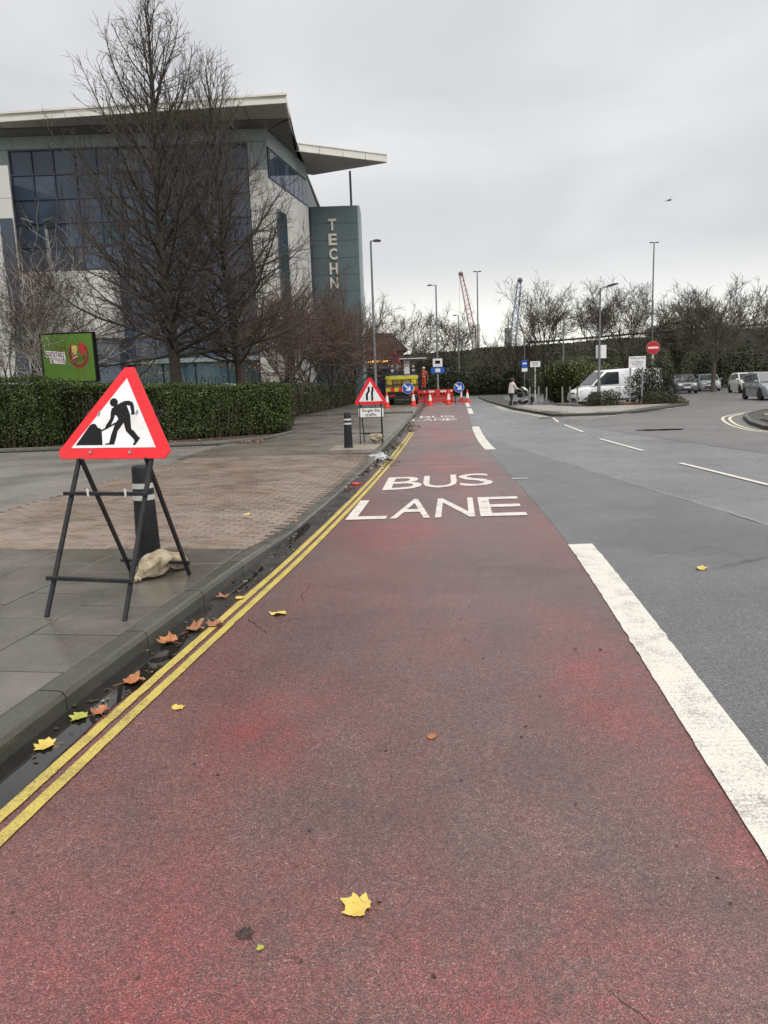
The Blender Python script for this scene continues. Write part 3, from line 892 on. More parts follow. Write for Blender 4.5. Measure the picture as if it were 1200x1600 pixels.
for off_ in (.28, .5):
    m = MB(); vs = []
    cen = Vector((17, 24))
    P = [Vector(p) for p in ([(20, 32.4)] + rk)]
    D = []
    for a, b in zip(P[:-1], P[1:]):
        for i in range(6): D.append(a.lerp(b, i / 6))
    for _ in range(3): D = [D[0]] + [(D[i - 1] + D[i] * 2 + D[i + 1]) / 4 for i in range(1, len(D) - 1)] + [D[-1]]
    for p in D:
        n_ = (p - cen).normalized()
        a, b = p + n_ * (off_ + .1), p + n_ * (off_ + .2)
        vs += [(a.x, a.y, .0115), (b.x, b.y, .0115)]
    m.add(vs, [(2 * i, 2 * i + 1, 2 * i + 3, 2 * i + 2) for i in range(len(D) - 1)])
    m.build('yellow_line', M_PALEY, road)
for off_ in (.22, .42):
    m = MB(); pts = [(7.55, 45.5), (7.15, 40), (7.25, 33), (7.35, 31.4)]
    strip(m, lambda y: float(np.interp(y, [31.0, 33, 40, 45.5], [7.15, 7.15, 6.98, 7.4])) - off_, 31.0, 45.5, .09, .0115); m.build('yellow_line', M_PALEY, road)

# ---- embankment carrying a motorway behind everything
def bank_crest(x): return float(np.interp(x, [-60, 4, 14, 22, 35, 52, 140], [5.0, 5.2, 5.75, 5.85, 6.5, 7.1, 9.5]))
def bank_z(x, y):
    t = ramp01((y - 81 - 1.2 * mnoise.noise((x * .12, 0, 5))) / 18.5)
    return -.03 + (bank_crest(x) + .0) * t + (.35 * mnoise.noise((x * .22, y * .3, 1)) + .15 * mnoise.noise((x * .8, y * .9, 2))) * math.sin(math.pi * min(1, t)) 
nx, ny = 120, 28
vs = [(lerp(-70, 150, i / nx), lerp(80, 118, j / ny), bank_z(lerp(-70, 150, i / nx), lerp(80, 118, j / ny))) for i in range(nx + 1) for j in range(ny + 1)]
fs = [(i * (ny + 1) + j, (i + 1) * (ny + 1) + j, (i + 1) * (ny + 1) + j + 1, i * (ny + 1) + j + 1) for i in range(nx) for j in range(ny)]
structure(np_mesh('embankment', vs, fs, M_BANK, smooth=True))
structure(MB().poly([(6, 80), (20, 84.5), (20, 78.2), (75, 78.2), (75, 83), (5, 86)], .012).build('verge', M_GRASS))

# ================================================================== MATERIALS FOR OBJECTS
M_SIGNRED = pm('sign_red', (.72, .012, .022), .35, .10, 7, spec=.5, dirt=(.50, .03, .03))
M_SIGNWHITE = pm('sign_white', (.74, .74, .75), .38, .07, 9, dirt=(.46, .43, .38))
M_BLACK = pm('sign_black', (.008, .008, .009), .5, .2, 8, spec=.2)
M_FRAME = pm('painted_steel_frame', (.018, .020, .024), .45, .4, 14, bump=.2, dirt=(.07, .045, .03), spec=.3)
M_ZINC = pm('zinc', (.45, .45, .45), .35, .2, 10, metal=.8)
M_RUBBER = pm('black_plastic_bollard', (.010, .011, .013), .55, .3, 9, bump=.15, dirt=(.03, .029, .028), spec=.22)
M_REFL = pm('reflective_band', (.50, .50, .48), .35, .1, 20, dirt=(.35, .34, .32))
M_CONEO = pm('cone_orange', (.72, .045, .025), .5, .15, 6, dirt=(.3, .08, .05))
M_CONEW = pm('cone_white', (.72, .70, .68), .45, .1, 8, dirt=(.45, .42, .4))
M_BARR = pm('barrier_red', (.60, .03, .025), .5, .2, 4)
M_BLUE = pm('sign_blue', (.012, .085, .42), .35, .08, 5)
M_GALV = pm('galvanised_steel', (.14, .146, .15), .5, .2, 5, metal=.3)
M_GREYP = pm('grey_painted_post', (.22, .23, .235), .5, .2, 6)
M_DARKM = pm('dark_metal', (.03, .031, .033), .5, .3, 8)
M_WOODW = pm('weathered_post', (.23, .22, .20), .7, .3, 9, bump=.3)
M_CANVAS = None
def canvas():
    t = NT('sandbag_canvas')
    n = t.noise(9, 6, .7); c = t.ramp(n, [(.3, (.20, .145, .085)), (.48, (.46, .375, .25)), (.7, (.60, .53, .40))])
    g = t.noise(240, 2); t.set('Base Color', c); t.set('Roughness', .85); t.bump(t.math('ADD', g, t.math('MULTIPLY', t.noise(16, 5, .6, stretch=(1, 1, .35), dist=1.2), 4)), .9, .012)
    return t.m
M_CANVAS = canvas()

# ------------------------------------------------------------------ roadworks sign in the foreground
def crop_to_plate(wv=.98, hv=.77):
    src = np.array([(23, 937, 1), (1150, 940, 1), (761, 21, 1)], float); dst = np.array([(-wv / 2, 0), (wv / 2, 0), (0, hv)])
    A = np.linalg.solve(src, dst)
    return lambda x, y: tuple(np.array((x, y, 1.)) @ A)
LEAN = R(26)
def frame_pt(s, t, off=0.0): return Vector((s, t * math.sin(LEAN) - off * math.cos(LEAN), t * math.cos(LEAN) + off * math.sin(LEAN)))
rw = thing('roadworks_sign', 'red triangular men at work sign on a black folding steel frame beside the near bollard', 'sign', (-2.035, 4.785, .117), R(-15))
T0 = 1.13
TP = Matrix.Translation(frame_pt(0, T0, .022)) @ Matrix.Rotation(-LEAN, 4, 'X')
cp = crop_to_plate()
def plate_poly(name, pts, y0, y1, mat, parent, bev=0):
    m = MB(); m.T = TP; m.prism_xz([cp(*p) for p in pts], y0, y1); return m.build(name, mat, parent, bevel=bev, seg=1)
plate = plate_poly('plate', [(72, 868), (98, 936), (1068, 940), (1122, 868), (792, 88), (702, 88)], -.004, .004, M_SIGNRED, rw)
plate_poly('back_plate', [(76, 866), (100, 932), (1066, 936), (1116, 868), (790, 92), (705, 92)], .0045, .010, M_ZINC, plate)
plate_poly('white_panel', [(198, 838), (988, 842), (725, 195)], -.0062, -.0045, M_SIGNWHITE, plate)
# pictogram
gy = -.0075
arm_f = [(612, 458), (580, 480), (572, 520), (570, 570), (530, 632), (520, 655), (530, 668), (545, 666), (572, 636), (600, 580), (613, 540), (632, 520)]
torso = [(612, 458), (655, 432), (700, 412), (722, 450), (738, 490), (757, 545), (760, 600), (766, 672), (790, 690), (830, 742), (848, 755), (835, 775), (803, 818), (778, 820), (795, 790), (790, 768), (718, 692), (704, 650), (695, 613), (665, 655), (637, 690), (628, 740), (606, 812), (520, 812), (522, 803), (560, 796), (575, 730), (590, 690), (605, 645), (622, 610), (645, 578), (630, 548), (613, 537)]
arm_b = [(701, 411), (745, 410), (778, 424), (790, 452), (797, 515), (799, 533), (786, 543), (762, 538), (769, 518), (754, 456), (723, 450)]
shovel = [(484, 677), (489, 689), (545, 662), (624, 622), (630, 604), (545, 646)]
pile = [(243, 812), (375, 630), (400, 616), (430, 621), (448, 652), (478, 664), (488, 690), (497, 814)]
head = [(602 + 38 * math.cos(a * math.pi / 12), 421 + 39 * math.sin(a * math.pi / 12)) for a in range(24)]
pict = plate_poly('pictogram', torso, gy, -.0064, M_BLACK, plate)
for k, pp in enumerate((arm_f, arm_b, shovel, pile, head)):
    plate_poly(('front_arm', 'back_arm', 'shovel', 'heap', 'head')[k], pp, gy - .0003 * (k + 1), -.0064, M_BLACK, plate)
for (bx, by) in [(385, 880), (755, 885), (460, 528), (820, 525)]:
    m = MB(); m.T = TP; s_, t_ = cp(bx, by)
    m.lathe([(.011, -.013), (.011, -.005)], 8, 'y', (s_, 0, t_)); m.bar((s_, -.012, t_), (s_ + .008, -.018, t_ + .02), .006); m.build('bolt', M_ZINC, plate)
W = .026
def leg(name, a, b, parent): return MB().bar(a, b, W, W * 1.1, (0, 1, 0)).build(name, M_FRAME, parent, bevel=.003, seg=1)
for s in (-.30, .305):
    leg('leg', frame_pt(s, -.005), frame_pt(s * .97, 1.30), rw)
hz = frame_pt(0, 1.13)
leg('leg', (-.43, 1.195, 0), (-.262, hz.y - .02, hz.z + .02), rw)
leg('leg', (.124, 1.178, 0), (.268, hz.y - .02, hz.z + .02), rw)
for t_, a, b in ((.26, -.34, .33), (.87, -.34, .32), (1.24, -.30, .30), (1.5, -.33, .31)):
    leg('crossbar', frame_pt(a, t_, .027), frame_pt(b, t_, .027) if t_ < 1 else frame_pt(b, t_, -.03), rw) if t_ < 1 else leg('crossbar', frame_pt(a, t_, -.028), frame_pt(b, t_, -.028), rw)
leg('crossbar', (-.47, 1.13, .115), (.17, 1.115, .115), rw)
for s in (-.13, .17):
    m = MB(); p = frame_pt(s, .87, .045); m.bar(p + Vector((0, 0, -.025)), p + Vector((0, -.004, .03)), .012, .008); m.build('clip', M_SIGNWHITE, rw)

def sandbag(name, label, axis, rad, seed, squash=.72):
    rng = np.random.default_rng(seed)
    t = thing(name, label, 'sandbag', (axis[0][0], axis[0][1], .117))
    n, segs = 26, 22
    ax = np.array(axis, float); ts = np.linspace(0, 1, len(ax)); tt = np.linspace(0, 1, segs)
    C = np.stack([np.interp(tt, ts, ax[:, k]) for k in range(3)], 1); rr = np.interp(tt, ts, rad)
    for _ in range(2): C[1:-1] = (C[:-2] + 2 * C[1:-1] + C[2:]) / 4
    m = MB(); vs, fs = [], []
    for i in range(segs):
        tg = C[min(i + 1, segs - 1)] - C[max(i - 1, 0)]; tg /= np.linalg.norm(tg)
        a = np.cross(tg, (0, 0, 1.)); a /= np.linalg.norm(a); b = np.cross(a, tg)
        for k in range(n):
            q = 2 * math.pi * k / n
            fold = 1 + .16 * math.sin(q * 5 + i * .35 + seed) * (1 - .6 * tt[i]) + .06 * math.sin(q * 9 - i * .5) + .10 * mnoise.noise((math.cos(q) * 1.7, math.sin(q) * 1.7, i * .3 + seed))
            p = C[i] + (a * math.cos(q) + b * math.sin(q) * squash) * rr[i] * fold
            p[2] = max(.1185, p[2]); vs.append(tuple(p - np.array((axis[0][0], axis[0][1], .117))))
    for i in range(segs - 1):
        for k in range(n):
            k2 = (k + 1) % n; fs.append((i * n + k, i * n + k2, (i + 1) * n + k2, (i + 1) * n + k))
    fs += [tuple(range(n))[::-1], tuple((segs - 1) * n + k for k in range(n))]
    m.add(vs, fs); m.build('sack', M_CANVAS, t, smooth=50)
    k0 = C[1] - np.array((axis[0][0], axis[0][1], .117))
    d = C[0] - C[2]; d /= np.linalg.norm(d)
    mm = MB()
    for j in range(7):
        e = k0 + d * .05 + rng.normal(0, .016, 3); e[2] = max(.006, e[2]); mm.tube([k0, (k0 + e) / 2, e], [.016, .012, .013], 6)
    mm.build('tied_neck', M_CANVAS, t, smooth=40)
    return t
sandbag('sandbag', 'cream canvas sandbag slumped over the rear bar of the men at work sign', [(-1.985, 5.72, .15), (-1.965, 5.75, .16), (-1.93, 5.80, .19), (-1.885, 5.865, .215), (-1.84, 5.93, .24), (-1.815, 5.985, .245), (-1.78, 6.05, .20), (-1.735, 6.12, .17), (-1.71, 6.16, .15)], [.018, .04, .085, .108, .10, .062, .085, .075, .03], 3, .9)
sandbag('sandbag', 'small round tan sandbag on the foot of the single file traffic sign', [(-.30, 19.0, .22), (-.24, 19.02, .25), (-.15, 19.05, .26), (-.06, 19.08, .25), (0.0, 19.1, .2)], [.05, .13, .165, .15, .06], 8)

def bollard(label, loc, h=.87):
    t = thing('bollard', label, 'bollard', loc, 0, 'black plastic bollards on the pavement')
    r0, r1 = .105, .082
    f = lambda z: lerp(r0, r1, z / h)
    MB().lathe([(r0 + .012, 0), (r0 + .012, .02), (f(.025), .03), (f(h - .02), h - .02), (r1 - .012, h - .004), (r1 - .03, h), (0, h)], 28).build('post', M_RUBBER, t, smooth=40)
    for z in (.66 * h, .775 * h): MB().lathe([(f(z) + .0025, z), (f(z + .045) + .0025, z + .045)], 28).build('band', M_REFL, t, smooth=40)
    return t
bollard('black bollard with two white bands close behind the men at work sign', (-2.07, 6.33, .115))
bollard('black bollard with two white bands beside the single file traffic sign', (-.80, 17.87, .117), .84)

# ------------------------------------------------------------------ single file traffic sign
s2 = thing('road_narrows_sign', 'red triangular road narrows sign above a white single file traffic plate', 'sign', (-.24, 18.9, .117), R(-3))
def tri(w, h, cut):
    return [(-w / 2 + cut * .5, 0), (w / 2 - cut * .5, 0), (w / 2, cut * .6), (w / 2 - .002, cut), (cut * .55, h), (-cut * .55, h), (-w / 2 + .002, cut), (-w / 2, cut * .6)]
def xz(name, pts, y0, y1, mat, parent, dz=0, dx=0): return MB().prism_xz([(p[0] + dx, p[1] + dz) for p in pts], y0, y1).build(name, mat, parent)
p2 = xz('plate', tri(.80, .66, .07), -.004, .004, M_SIGNRED, s2, .985)
xz('white_panel', [(-.30, .075), (.30, .075), (0, .57)], -.0062, -.0045, M_SIGNWHITE, p2, .985)
xz('left_edge_mark', [(-.115, .10), (-.062, .10), (-.062, .25), (-.012, .33), (-.012, .44), (-.062, .44), (-.062, .345), (-.115, .26)], -.0078, -.0064, M_BLACK, p2, .985)
xz('right_edge_mark', [(.018, .09), (.068, .09), (.068, .30), (.085, .35), (.085, .44), (.035, .44), (.035, .36), (.018, .31)], -.0078, -.0064, M_BLACK, p2, .985)
pl2 = xz('lower_plate', [(-.33, .655), (.33, .655), (.33, .905), (-.33, .905)], -.003, .003, M_BLACK, s2)
xz('plate_face', [(-.318, .668), (.318, .668), (.318, .892), (-.318, .892)], -.0046, -.0032, M_SIGNWHITE, pl2)
text_obj('lettering', 'Single', M_BLACK, lambda u, v, w: (-.225 + .28 * u, -.0062, .775 + .095 * v), pl2, offset=.012)
text_obj('lettering', 'file', M_BLACK, lambda u, v, w: (.09 + .135 * u, -.0062, .793 + .078 * v), pl2, offset=.012)
text_obj('lettering', 'traffic', M_BLACK, lambda u, v, w: (-.145 + .29 * u, -.0062, .69 + .078 * v), pl2, offset=.01)
for a, b in (((-.30, -.03, 0), (-.28, .02, 1.35)), ((.28, -.03, 0), (.26, .02, 1.35)), ((-.22, .36, .005), (-.27, .05, 1.2)), ((.24, .34, .005), (.25, .05, 1.2))): leg('leg', a, b, s2)
for a, b in (((-.31, 0, .26), (.29, 0, .26)), ((-.25, .32, .22), (.26, .3, .22))): leg('crossbar', a, b, s2)

# ------------------------------------------------------------------ keep right discs, cones, barriers
def arrow_pts():
    a = [(-.045, .30), (.045, .30), (.045, -.06), (.13, .03), (.19, -.03), (0, -.24), (-.19, -.03), (-.13, .03), (-.045, -.06)]
    c, s = math.cos(R(48)), math.sin(R(48)); return [((x * c - y * s) * 1.12, (x * s + y * c) * 1.12) for x, y in a]
def keep_right(label, loc, rz=0, zc=1.16):
    t = thing('keep_right_sign', label, 'sign', loc, rz, 'blue keep right discs')
    d = MB().lathe([(.375, -.008), (.375, .008)], 36, 'y', (0, 0, zc)).build('disc', M_SIGNWHITE, t)
    MB().lathe([(.355, -.012), (.355, -.0085)], 36, 'y', (0, 0, zc)).build('blue_face', M_BLUE, d)
    xz('arrow', arrow_pts(), -.016, -.0125, M_SIGNWHITE, d, zc)
    for x in (-.27, .27):
        MB().bar((x, -.02, 0), (x * .9, .03, zc), .026).build('leg', M_FRAME, t); MB().bar((x, .5, 0), (x * .9, .04, zc - .3), .026).build('leg', M_FRAME, t)
    MB().bar((-.28, 0, .24), (.28, 0, .24), .026).build('crossbar', M_FRAME, t); MB().bar((-.28, .42, .14), (.28, .42, .14), .026).build('crossbar', M_FRAME, t)
    return t
keep_right('blue keep right disc standing behind the yellow truck tailboard cones', (1.88, 50.0, .115))
keep_right('blue keep right disc beside the red barriers in the bus lane', (5.82, 55.0, .008))
cone_proto = None
def cone(label, loc, s=1.0):
    global cone_proto
    if cone_proto is None:
        t = thing('traffic_cone', label, 'traffic cone', loc, 0, 'orange and white traffic cones')
        MB().prism([(.235 * math.cos(R(45 * k + 22.5)) * 1.08, .235 * math.sin(R(45 * k + 22.5)) * 1.08) for k in range(8)], 0, .09).build('base', M_CONEO, t, bevel=.012, seg=1)
        f = lambda z: lerp(.165, .032, (z - .09) / .88)
        MB().lathe([(f(.09), .09), (f(.34), .34)], 20).build('lower_cone', M_CONEO, t, smooth=40)
        MB().lathe([(f(.34) + .003, .34), (f(.74) + .003, .74)], 20).build('sleeve', M_CONEW, t, smooth=40)
        MB().lathe([(f(.74), .74), (f(.96), .96), (.02, .975), (0, .975)], 20).build('tip', M_CONEO, t, smooth=40)
        cone_proto = t
    else:
        t = copy_tree(cone_proto); t.location = loc; tag(t, label)
    t.scale = (s, s, s); return t
cone('traffic cone left of the yellow truck by the road narrows sign', (.43, 47.0, .115))
cone('traffic cone at the kerb in front of the right side of the yellow truck', (2.18, 49.0, .115))
cone('traffic cone leftmost on the red lane in front of the barriers', (3.45, 51.6, .008))
cone('traffic cone in the middle of the red lane just left of the keep right disc', (4.85, 53.0, .008))
cone('traffic cone standing behind the keep right disc and barrier end', (5.6, 60.5, .008))
cone('traffic cone on the white line right of the keep right disc', (6.5, 55.6, .012))
cone('traffic cone partly hidden by its twin right of the keep right disc', (6.35, 58.2, .008))
def barrier(label, loc, rz):
    t = thing('road_barrier', label, 'barrier', loc, rz, 'red plastic roadworks barriers')
    L = 1.9
    m = MB(); m.box(-L / 2, L / 2, -.03, .03, .78, 1.0); m.box(-L / 2, L / 2, -.03, .03, .12, .22); m.build('rail', M_BARR, t)
    for k in range(8):
        x = -L / 2 + .06 + k * (L - .12) / 7; MB().box(x - .035, x + .035, -.022, .022, .22, .78).build('upright', M_BARR, t)
    MB().box(-L / 2 + .25, L / 2 - .25, -.022, .022, .47, .53).build('middle_rail', M_BARR, t)
    for x in (-.45, .45): MB().box(x - .22, x + .22, -.036, -.031, .82, .96).build('reflector', M_CONEW, t)
    for x in (-.75, .75): MB().box(x - .12, x + .12, -.28, .28, 0, .11).build('foot', M_BARR, t)
    return t
barrier('red plastic barrier leftmost in the enclosure next to the truck', (3.15, 57.5, .008), R(10))
barrier('red plastic barrier facing the camera in the middle of the enclosure', (4.4, 57.2, .008), R(-8))
barrier('red plastic barrier closing the right end of the enclosure', (5.45, 59.0, .008), R(65))
barrier('red plastic barrier along the back of the enclosure', (4.5, 61.0, .008), R(4))
barrier('red plastic barrier turned sideways at the kerb beside the truck', (2.75, 59.5, .115), R(80))

# ------------------------------------------------------------------ fallen leaves
def leafm(name, a, b, vein):
    t = NT(name); tc_ = t.n.new('ShaderNodeTexCoord').outputs['Object']
    n = t.noise(25, 5, .65, vec=tc_); c = t.mix(t.rng(n, .3, .7, 0, 1), a, b)
    g = t.ramp(t.noise(60, 3, .6, vec=tc_), [(.60, 0.), (.70, 1.)]); c = t.mix(t.math('MULTIPLY', g, .7), c, vein)
    t.set('Base Color', c); t.set('Roughness', .5); t.bump(n, .5, .004); return t.m
LM = {'yellow': leafm('yellow_leaf', (.48, .33, .05), (.62, .46, .12), (.26, .15, .03)),
      'orange': leafm('orange_leaf', (.24, .075, .024), (.40, .155, .05), (.11, .04, .02)),
      'brown': leafm('brown_leaf', (.22, .085, .035), (.34, .15, .07), (.14, .07, .04)),
      'green': leafm('green_leaf', (.20, .26, .04), (.40, .38, .07), (.2, .15, .03))}
LOBES = [(0, -.42, .0), (.12, -.36, .3), (.42, -.40, .5), (.41, -.24, .3), (.62, -.06, .6), (.47, .10, .4), (.50, .38, .7), (.31, .32, .4), (.2, .40, .5), (.02, .60, .8), (-.19, .39, .5), (-.29, .28, .4), (-.52, .36, .7), (-.46, .08, .4), (-.58, -.07, .6), (-.40, -.24, .3), (-.40, -.42, .5), (-.12, -.37, .3)]
def leaf(label, loc, size, rz, colr, curl=.15, seed=0, flat=1.0):
    rg = random.Random(seed); size *= .78; fold = .45 * curl
    m = MB(); vs = [(0, -.05, 0)]
    P = []
    torn = rg.randrange(1, len(LOBES))
    LB = []
    for i, (x, y, e) in enumerate(LOBES):
        g_ = rg.uniform(.78, 1.06) if e > .45 else rg.uniform(.92, 1.1)
        if i == torn: g_ *= .68
        LB.append((x * g_, -.05 + (y + .05) * g_, e))
    for i in range(len(LB)):
        a, b = LB[i], LB[(i + 1) % len(LB)]
        P.append((a[0], a[1], a[2])); mid = ((a[0] + b[0]) / 2 + rg.uniform(-.03, .03), (a[1] + b[1]) / 2 + rg.uniform(-.03, .03), (a[2] + b[2]) / 2); P.append(mid)
    inner = [(p[0] * .5, -.05 + (p[1] + .05) * .5) for p in P]
    f = lambda x, y, e: .012 + curl * (e ** 1.5) * (.25 + .75 * (.5 + .5 * math.sin(3 * math.atan2(y, x) + seed))) + .03 * math.sin(x * 7 + seed) + fold * abs(x * math.cos(seed) + y * math.sin(seed)) 
    n = len(P)
    for (x, y), p in zip(inner, P): vs.append((x, y, max(.01, f(x, y, .25 * p[2]))))
    for x, y, e in P: vs.append((x, y, max(.01, f(x, y, e))))
    fs = [(0, 1 + i, 1 + (i + 1) % n) for i in range(n)] + [(1 + i, 1 + n + i, 1 + n + (i + 1) % n, 1 + (i + 1) % n) for i in range(n)]
    m.add([(x * size, y * size * flat, z * size) for x, y, z in vs], fs)
    o = m.build('leaf_blade', LM[colr], None, smooth=60)
    t = thing('fallen_leaf', label, 'leaf', loc, rz)
    o.parent = t
    MB().tube([(0, -.36 * size * flat, .02 * size), (.04 * size, -.6 * size, .05 * size), (.10 * size, -.85 * size, .03 * size)], [.016 * size, .012 * size, .014 * size], 5).build('stalk', LM['brown'], t)
    return t
leaf('large yellow maple leaf lying in the middle of the red lane nearest the camera', (-.125, 2.05, .0075), .125, R(70), 'yellow', .2, 1)
leaf('pale yellow leaf on the red lane beside the yellow lines near a crack', (-.78, 5.08, .0075), .15, R(175), 'yellow', .25, 2, .8)
leaf('yellow leaf floating in the puddle nearest the camera in the gutter', (-1.60, 3.18, .012), .13, R(100), 'yellow', .2, 3)
leaf('green and yellow leaf in the gutter puddle touching an orange leaf', (-1.555, 3.47, .012), .12, R(100), 'green', .25, 4)
leaf('small curled orange leaf lying on the yellow line by the green leaf', (-1.47, 3.52, .014), .11, R(30), 'orange', .5, 5)
leaf('orange brown leaf with a long stalk alone in the gutter puddle', (-1.43, 3.90, .012), .16, R(-70), 'orange', .4, 6)
leaf('curled orange leaf against the kerb, left one of the overlapping pair', (-1.42, 4.55, .012), .17, R(60), 'orange', .5, 7)
leaf('crumpled rust leaf beside the yellow line, right one of the overlapping pair', (-1.30, 4.78, .012), .19, R(-40), 'brown', .55, 8)
leaf('bent brown leaf lying across the first yellow line', (-1.18, 4.86, .014), .13, R(10), 'brown', .5, 18)
leaf('small brown leaf in the gutter farthest along the full height kerb', (-1.27, 5.55, .012), .12, R(40), 'brown', .4, 9)
leaf('pale wet leaf flattened on the first yellow line', (-1.13, 5.5, .014), .10, R(-60), 'yellow', .2, 10)
leaf('small dull yellow leaf pressed flat on the lane right of the yellow lines', (-1.09, 3.56, .0075), .085, R(-30), 'yellow', .08, 11)
leaf('tan leaf lying on the grey carriageway right of the white line', (2.6, 5.92, .006), .12, R(20), 'yellow', .3, 12)
leaf('tiny rust coloured leaf pressed into the middle of the red lane', (.18, 3.15, .0075), .06, R(45), 'orange', .1, 13)
leaf('tiny curled green leaf left of the big yellow leaf', (-.40, 1.89, .0075), .028, R(45), 'green', .5, 14)
leaf('small yellow leaf on the red brick paving', (-1.64, 8.7, .118), .13, R(80), 'yellow', .3, 15)
leaf('brown leaf on the red brick paving near the dropped kerb', (-1.0, 8.25, .10), .10, R(10), 'orange', .3, 16)

def litter(name, label, region, n, size, mats, seed, z, cat='leaf litter', lift=.02):
    rng = np.random.default_rng(seed)
    P = np.array([region(rng) for _ in range(n)]); P = np.c_[P, z + rng.random(n) * lift]
    v, f = leaf_cards(rng, P, np.tile((0, 0, 2.5), (n, 1)), size, 1.0, .7)
    o = np_mesh(name, v, f, mats); o['kind'] = 'stuff'; tag(o, label, cat); return o
M_LITTER = leafmat('leaf_litter', [(0, (.07, .035, .02)), (.4, (.17, .075, .035)), (.75, (.30, .13, .05)), (1, (.40, .22, .09))], .6)
M_DEBRIS = leafmat('gutter_debris', [(0, (.025, .02, .016)), (.5, (.08, .055, .035)), (.85, (.2, .11, .05)), (1, (.4, .38, .34))], .6)
litter('leaf_litter', 'brown fallen leaves scattered over the bed under the hedge', lambda r: (r.uniform(-12, -3.3), 20.6 + abs(r.normal(0, .7))), 1500, .085, M_LITTER, 1, .135)
def _gd(r):
    y = r.uniform(11, 27) if r.random() < .75 else r.uniform(27, 40)
    return (K(y) + abs(r.normal(.03, .08)), y)
litter('gutter_debris', 'dark twigs and leaves gathered in the gutter beside the far pavement', _gd, 520, .06, M_DEBRIS, 2, .012, 'debris', .03)
def _gw(r):
    y = r.uniform(1.6, 9.5); return (K(y) + .235 * r.random() ** .8, y)
litter('leaf_litter', 'small wet scraps of brown leaf floating in the near gutter', _gw, 170, .030, M_DEBRIS, 21, .0125, 'leaf litter', .006)
def _dl(r):
    q = r.integers(0, 4); c = ((.28, 18.9), (.1, 15.2), (.95, 25.2), (1.1, 27.0))[q]; return (c[0] + r.normal(0, .13), c[1] + r.normal(0, .45))
litter('leaf_litter', 'clumps of rotting leaves against the kerb near the second bollard', _dl, 420, .075, M_DEBRIS, 3, .012, 'leaf litter', .07)
def _grit(r):
    y = 1.2 + 9 * r.random() ** 1.6; return (r.uniform(K(y) + .45, RE(y) - .1), y)
litter('road_debris', 'tiny dark crumbs of dirt scattered on the red lane', _grit, 75, .018, pm('dark_dirt', (.035, .024, .02), .8, .4, 30), 4, .007, 'debris', .004)
m = MB(); rc_ = random.Random(3); vs, n_ = [(0, 0, .014)], 22
for q_ in (.45, .8, 1.0):
    for k in range(n_):
        a_ = 2 * math.pi * k / n_; w_ = .022 * q_ * (1 + .45 * mnoise.noise((math.cos(a_) * 2, math.sin(a_) * 2, 4)) + .2 * rc_.uniform(-1, 1)); vs.append((w_ * 1.3 * math.cos(a_), w_ * math.sin(a_), .001 if q_ == 1 else rc_.uniform(.003, .014)))
m.add(vs, [(0, 1 + k, 1 + (k + 1) % n_) for k in range(n_)] + [(1 + r_ * n_ + k, 1 + (r_ + 1) * n_ + k, 1 + (r_ + 1) * n_ + (k + 1) % n_, 1 + r_ * n_ + (k + 1) % n_) for r_ in range(2) for k in range(n_)])
o = m.build('mud_clod', pm('mud', (.05, .028, .024), .8, .5, 40, bump=.8), None, smooth=60); o.location = (-.455, 1.95, .005)
tag(o, 'small dark clod of mud left of the big yellow leaf', 'mud')
m = MB(); m.lathe([(.085, 0), (.085, .012), (.07, .03), (.0, .036)], 20); o = m.build('litter', pm('dull_red_plastic', (.36, .03, .025), .4, .3, 9), None, smooth=40)
o.location = (K(11.9) + .1, 11.9, .012); tag(o, 'dull red round plastic cap lying in the gutter by the word bus', 'litter')
rg = np.random.default_rng(5); m = MB()
vs = [];
for i in range(9):
    for j in range(9):
        u, v = i / 8 - .5, j / 8 - .5; vs.append((u * .5 + rg.normal(0, .02), v * .8 + rg.normal(0, .02), max(.004, .10 * (1 - 3 * u * u - 3 * v * v) + rg.normal(0, .03))))
m.add(vs, [(i * 9 + j, (i + 1) * 9 + j, (i + 1) * 9 + j + 1, i * 9 + j + 1) for i in range(8) for j in range(8)])
o = m.build('plastic_bag', pm('grey_plastic_film', (.34, .36, .36), .3, .2, 10), None); o.location = (K(16.0) + .02, 16.0, .012); o.rotation_euler = (0, 0, .3)
tag(o, 'crumpled grey plastic bag against the kerb beyond the bricks', 'litter')

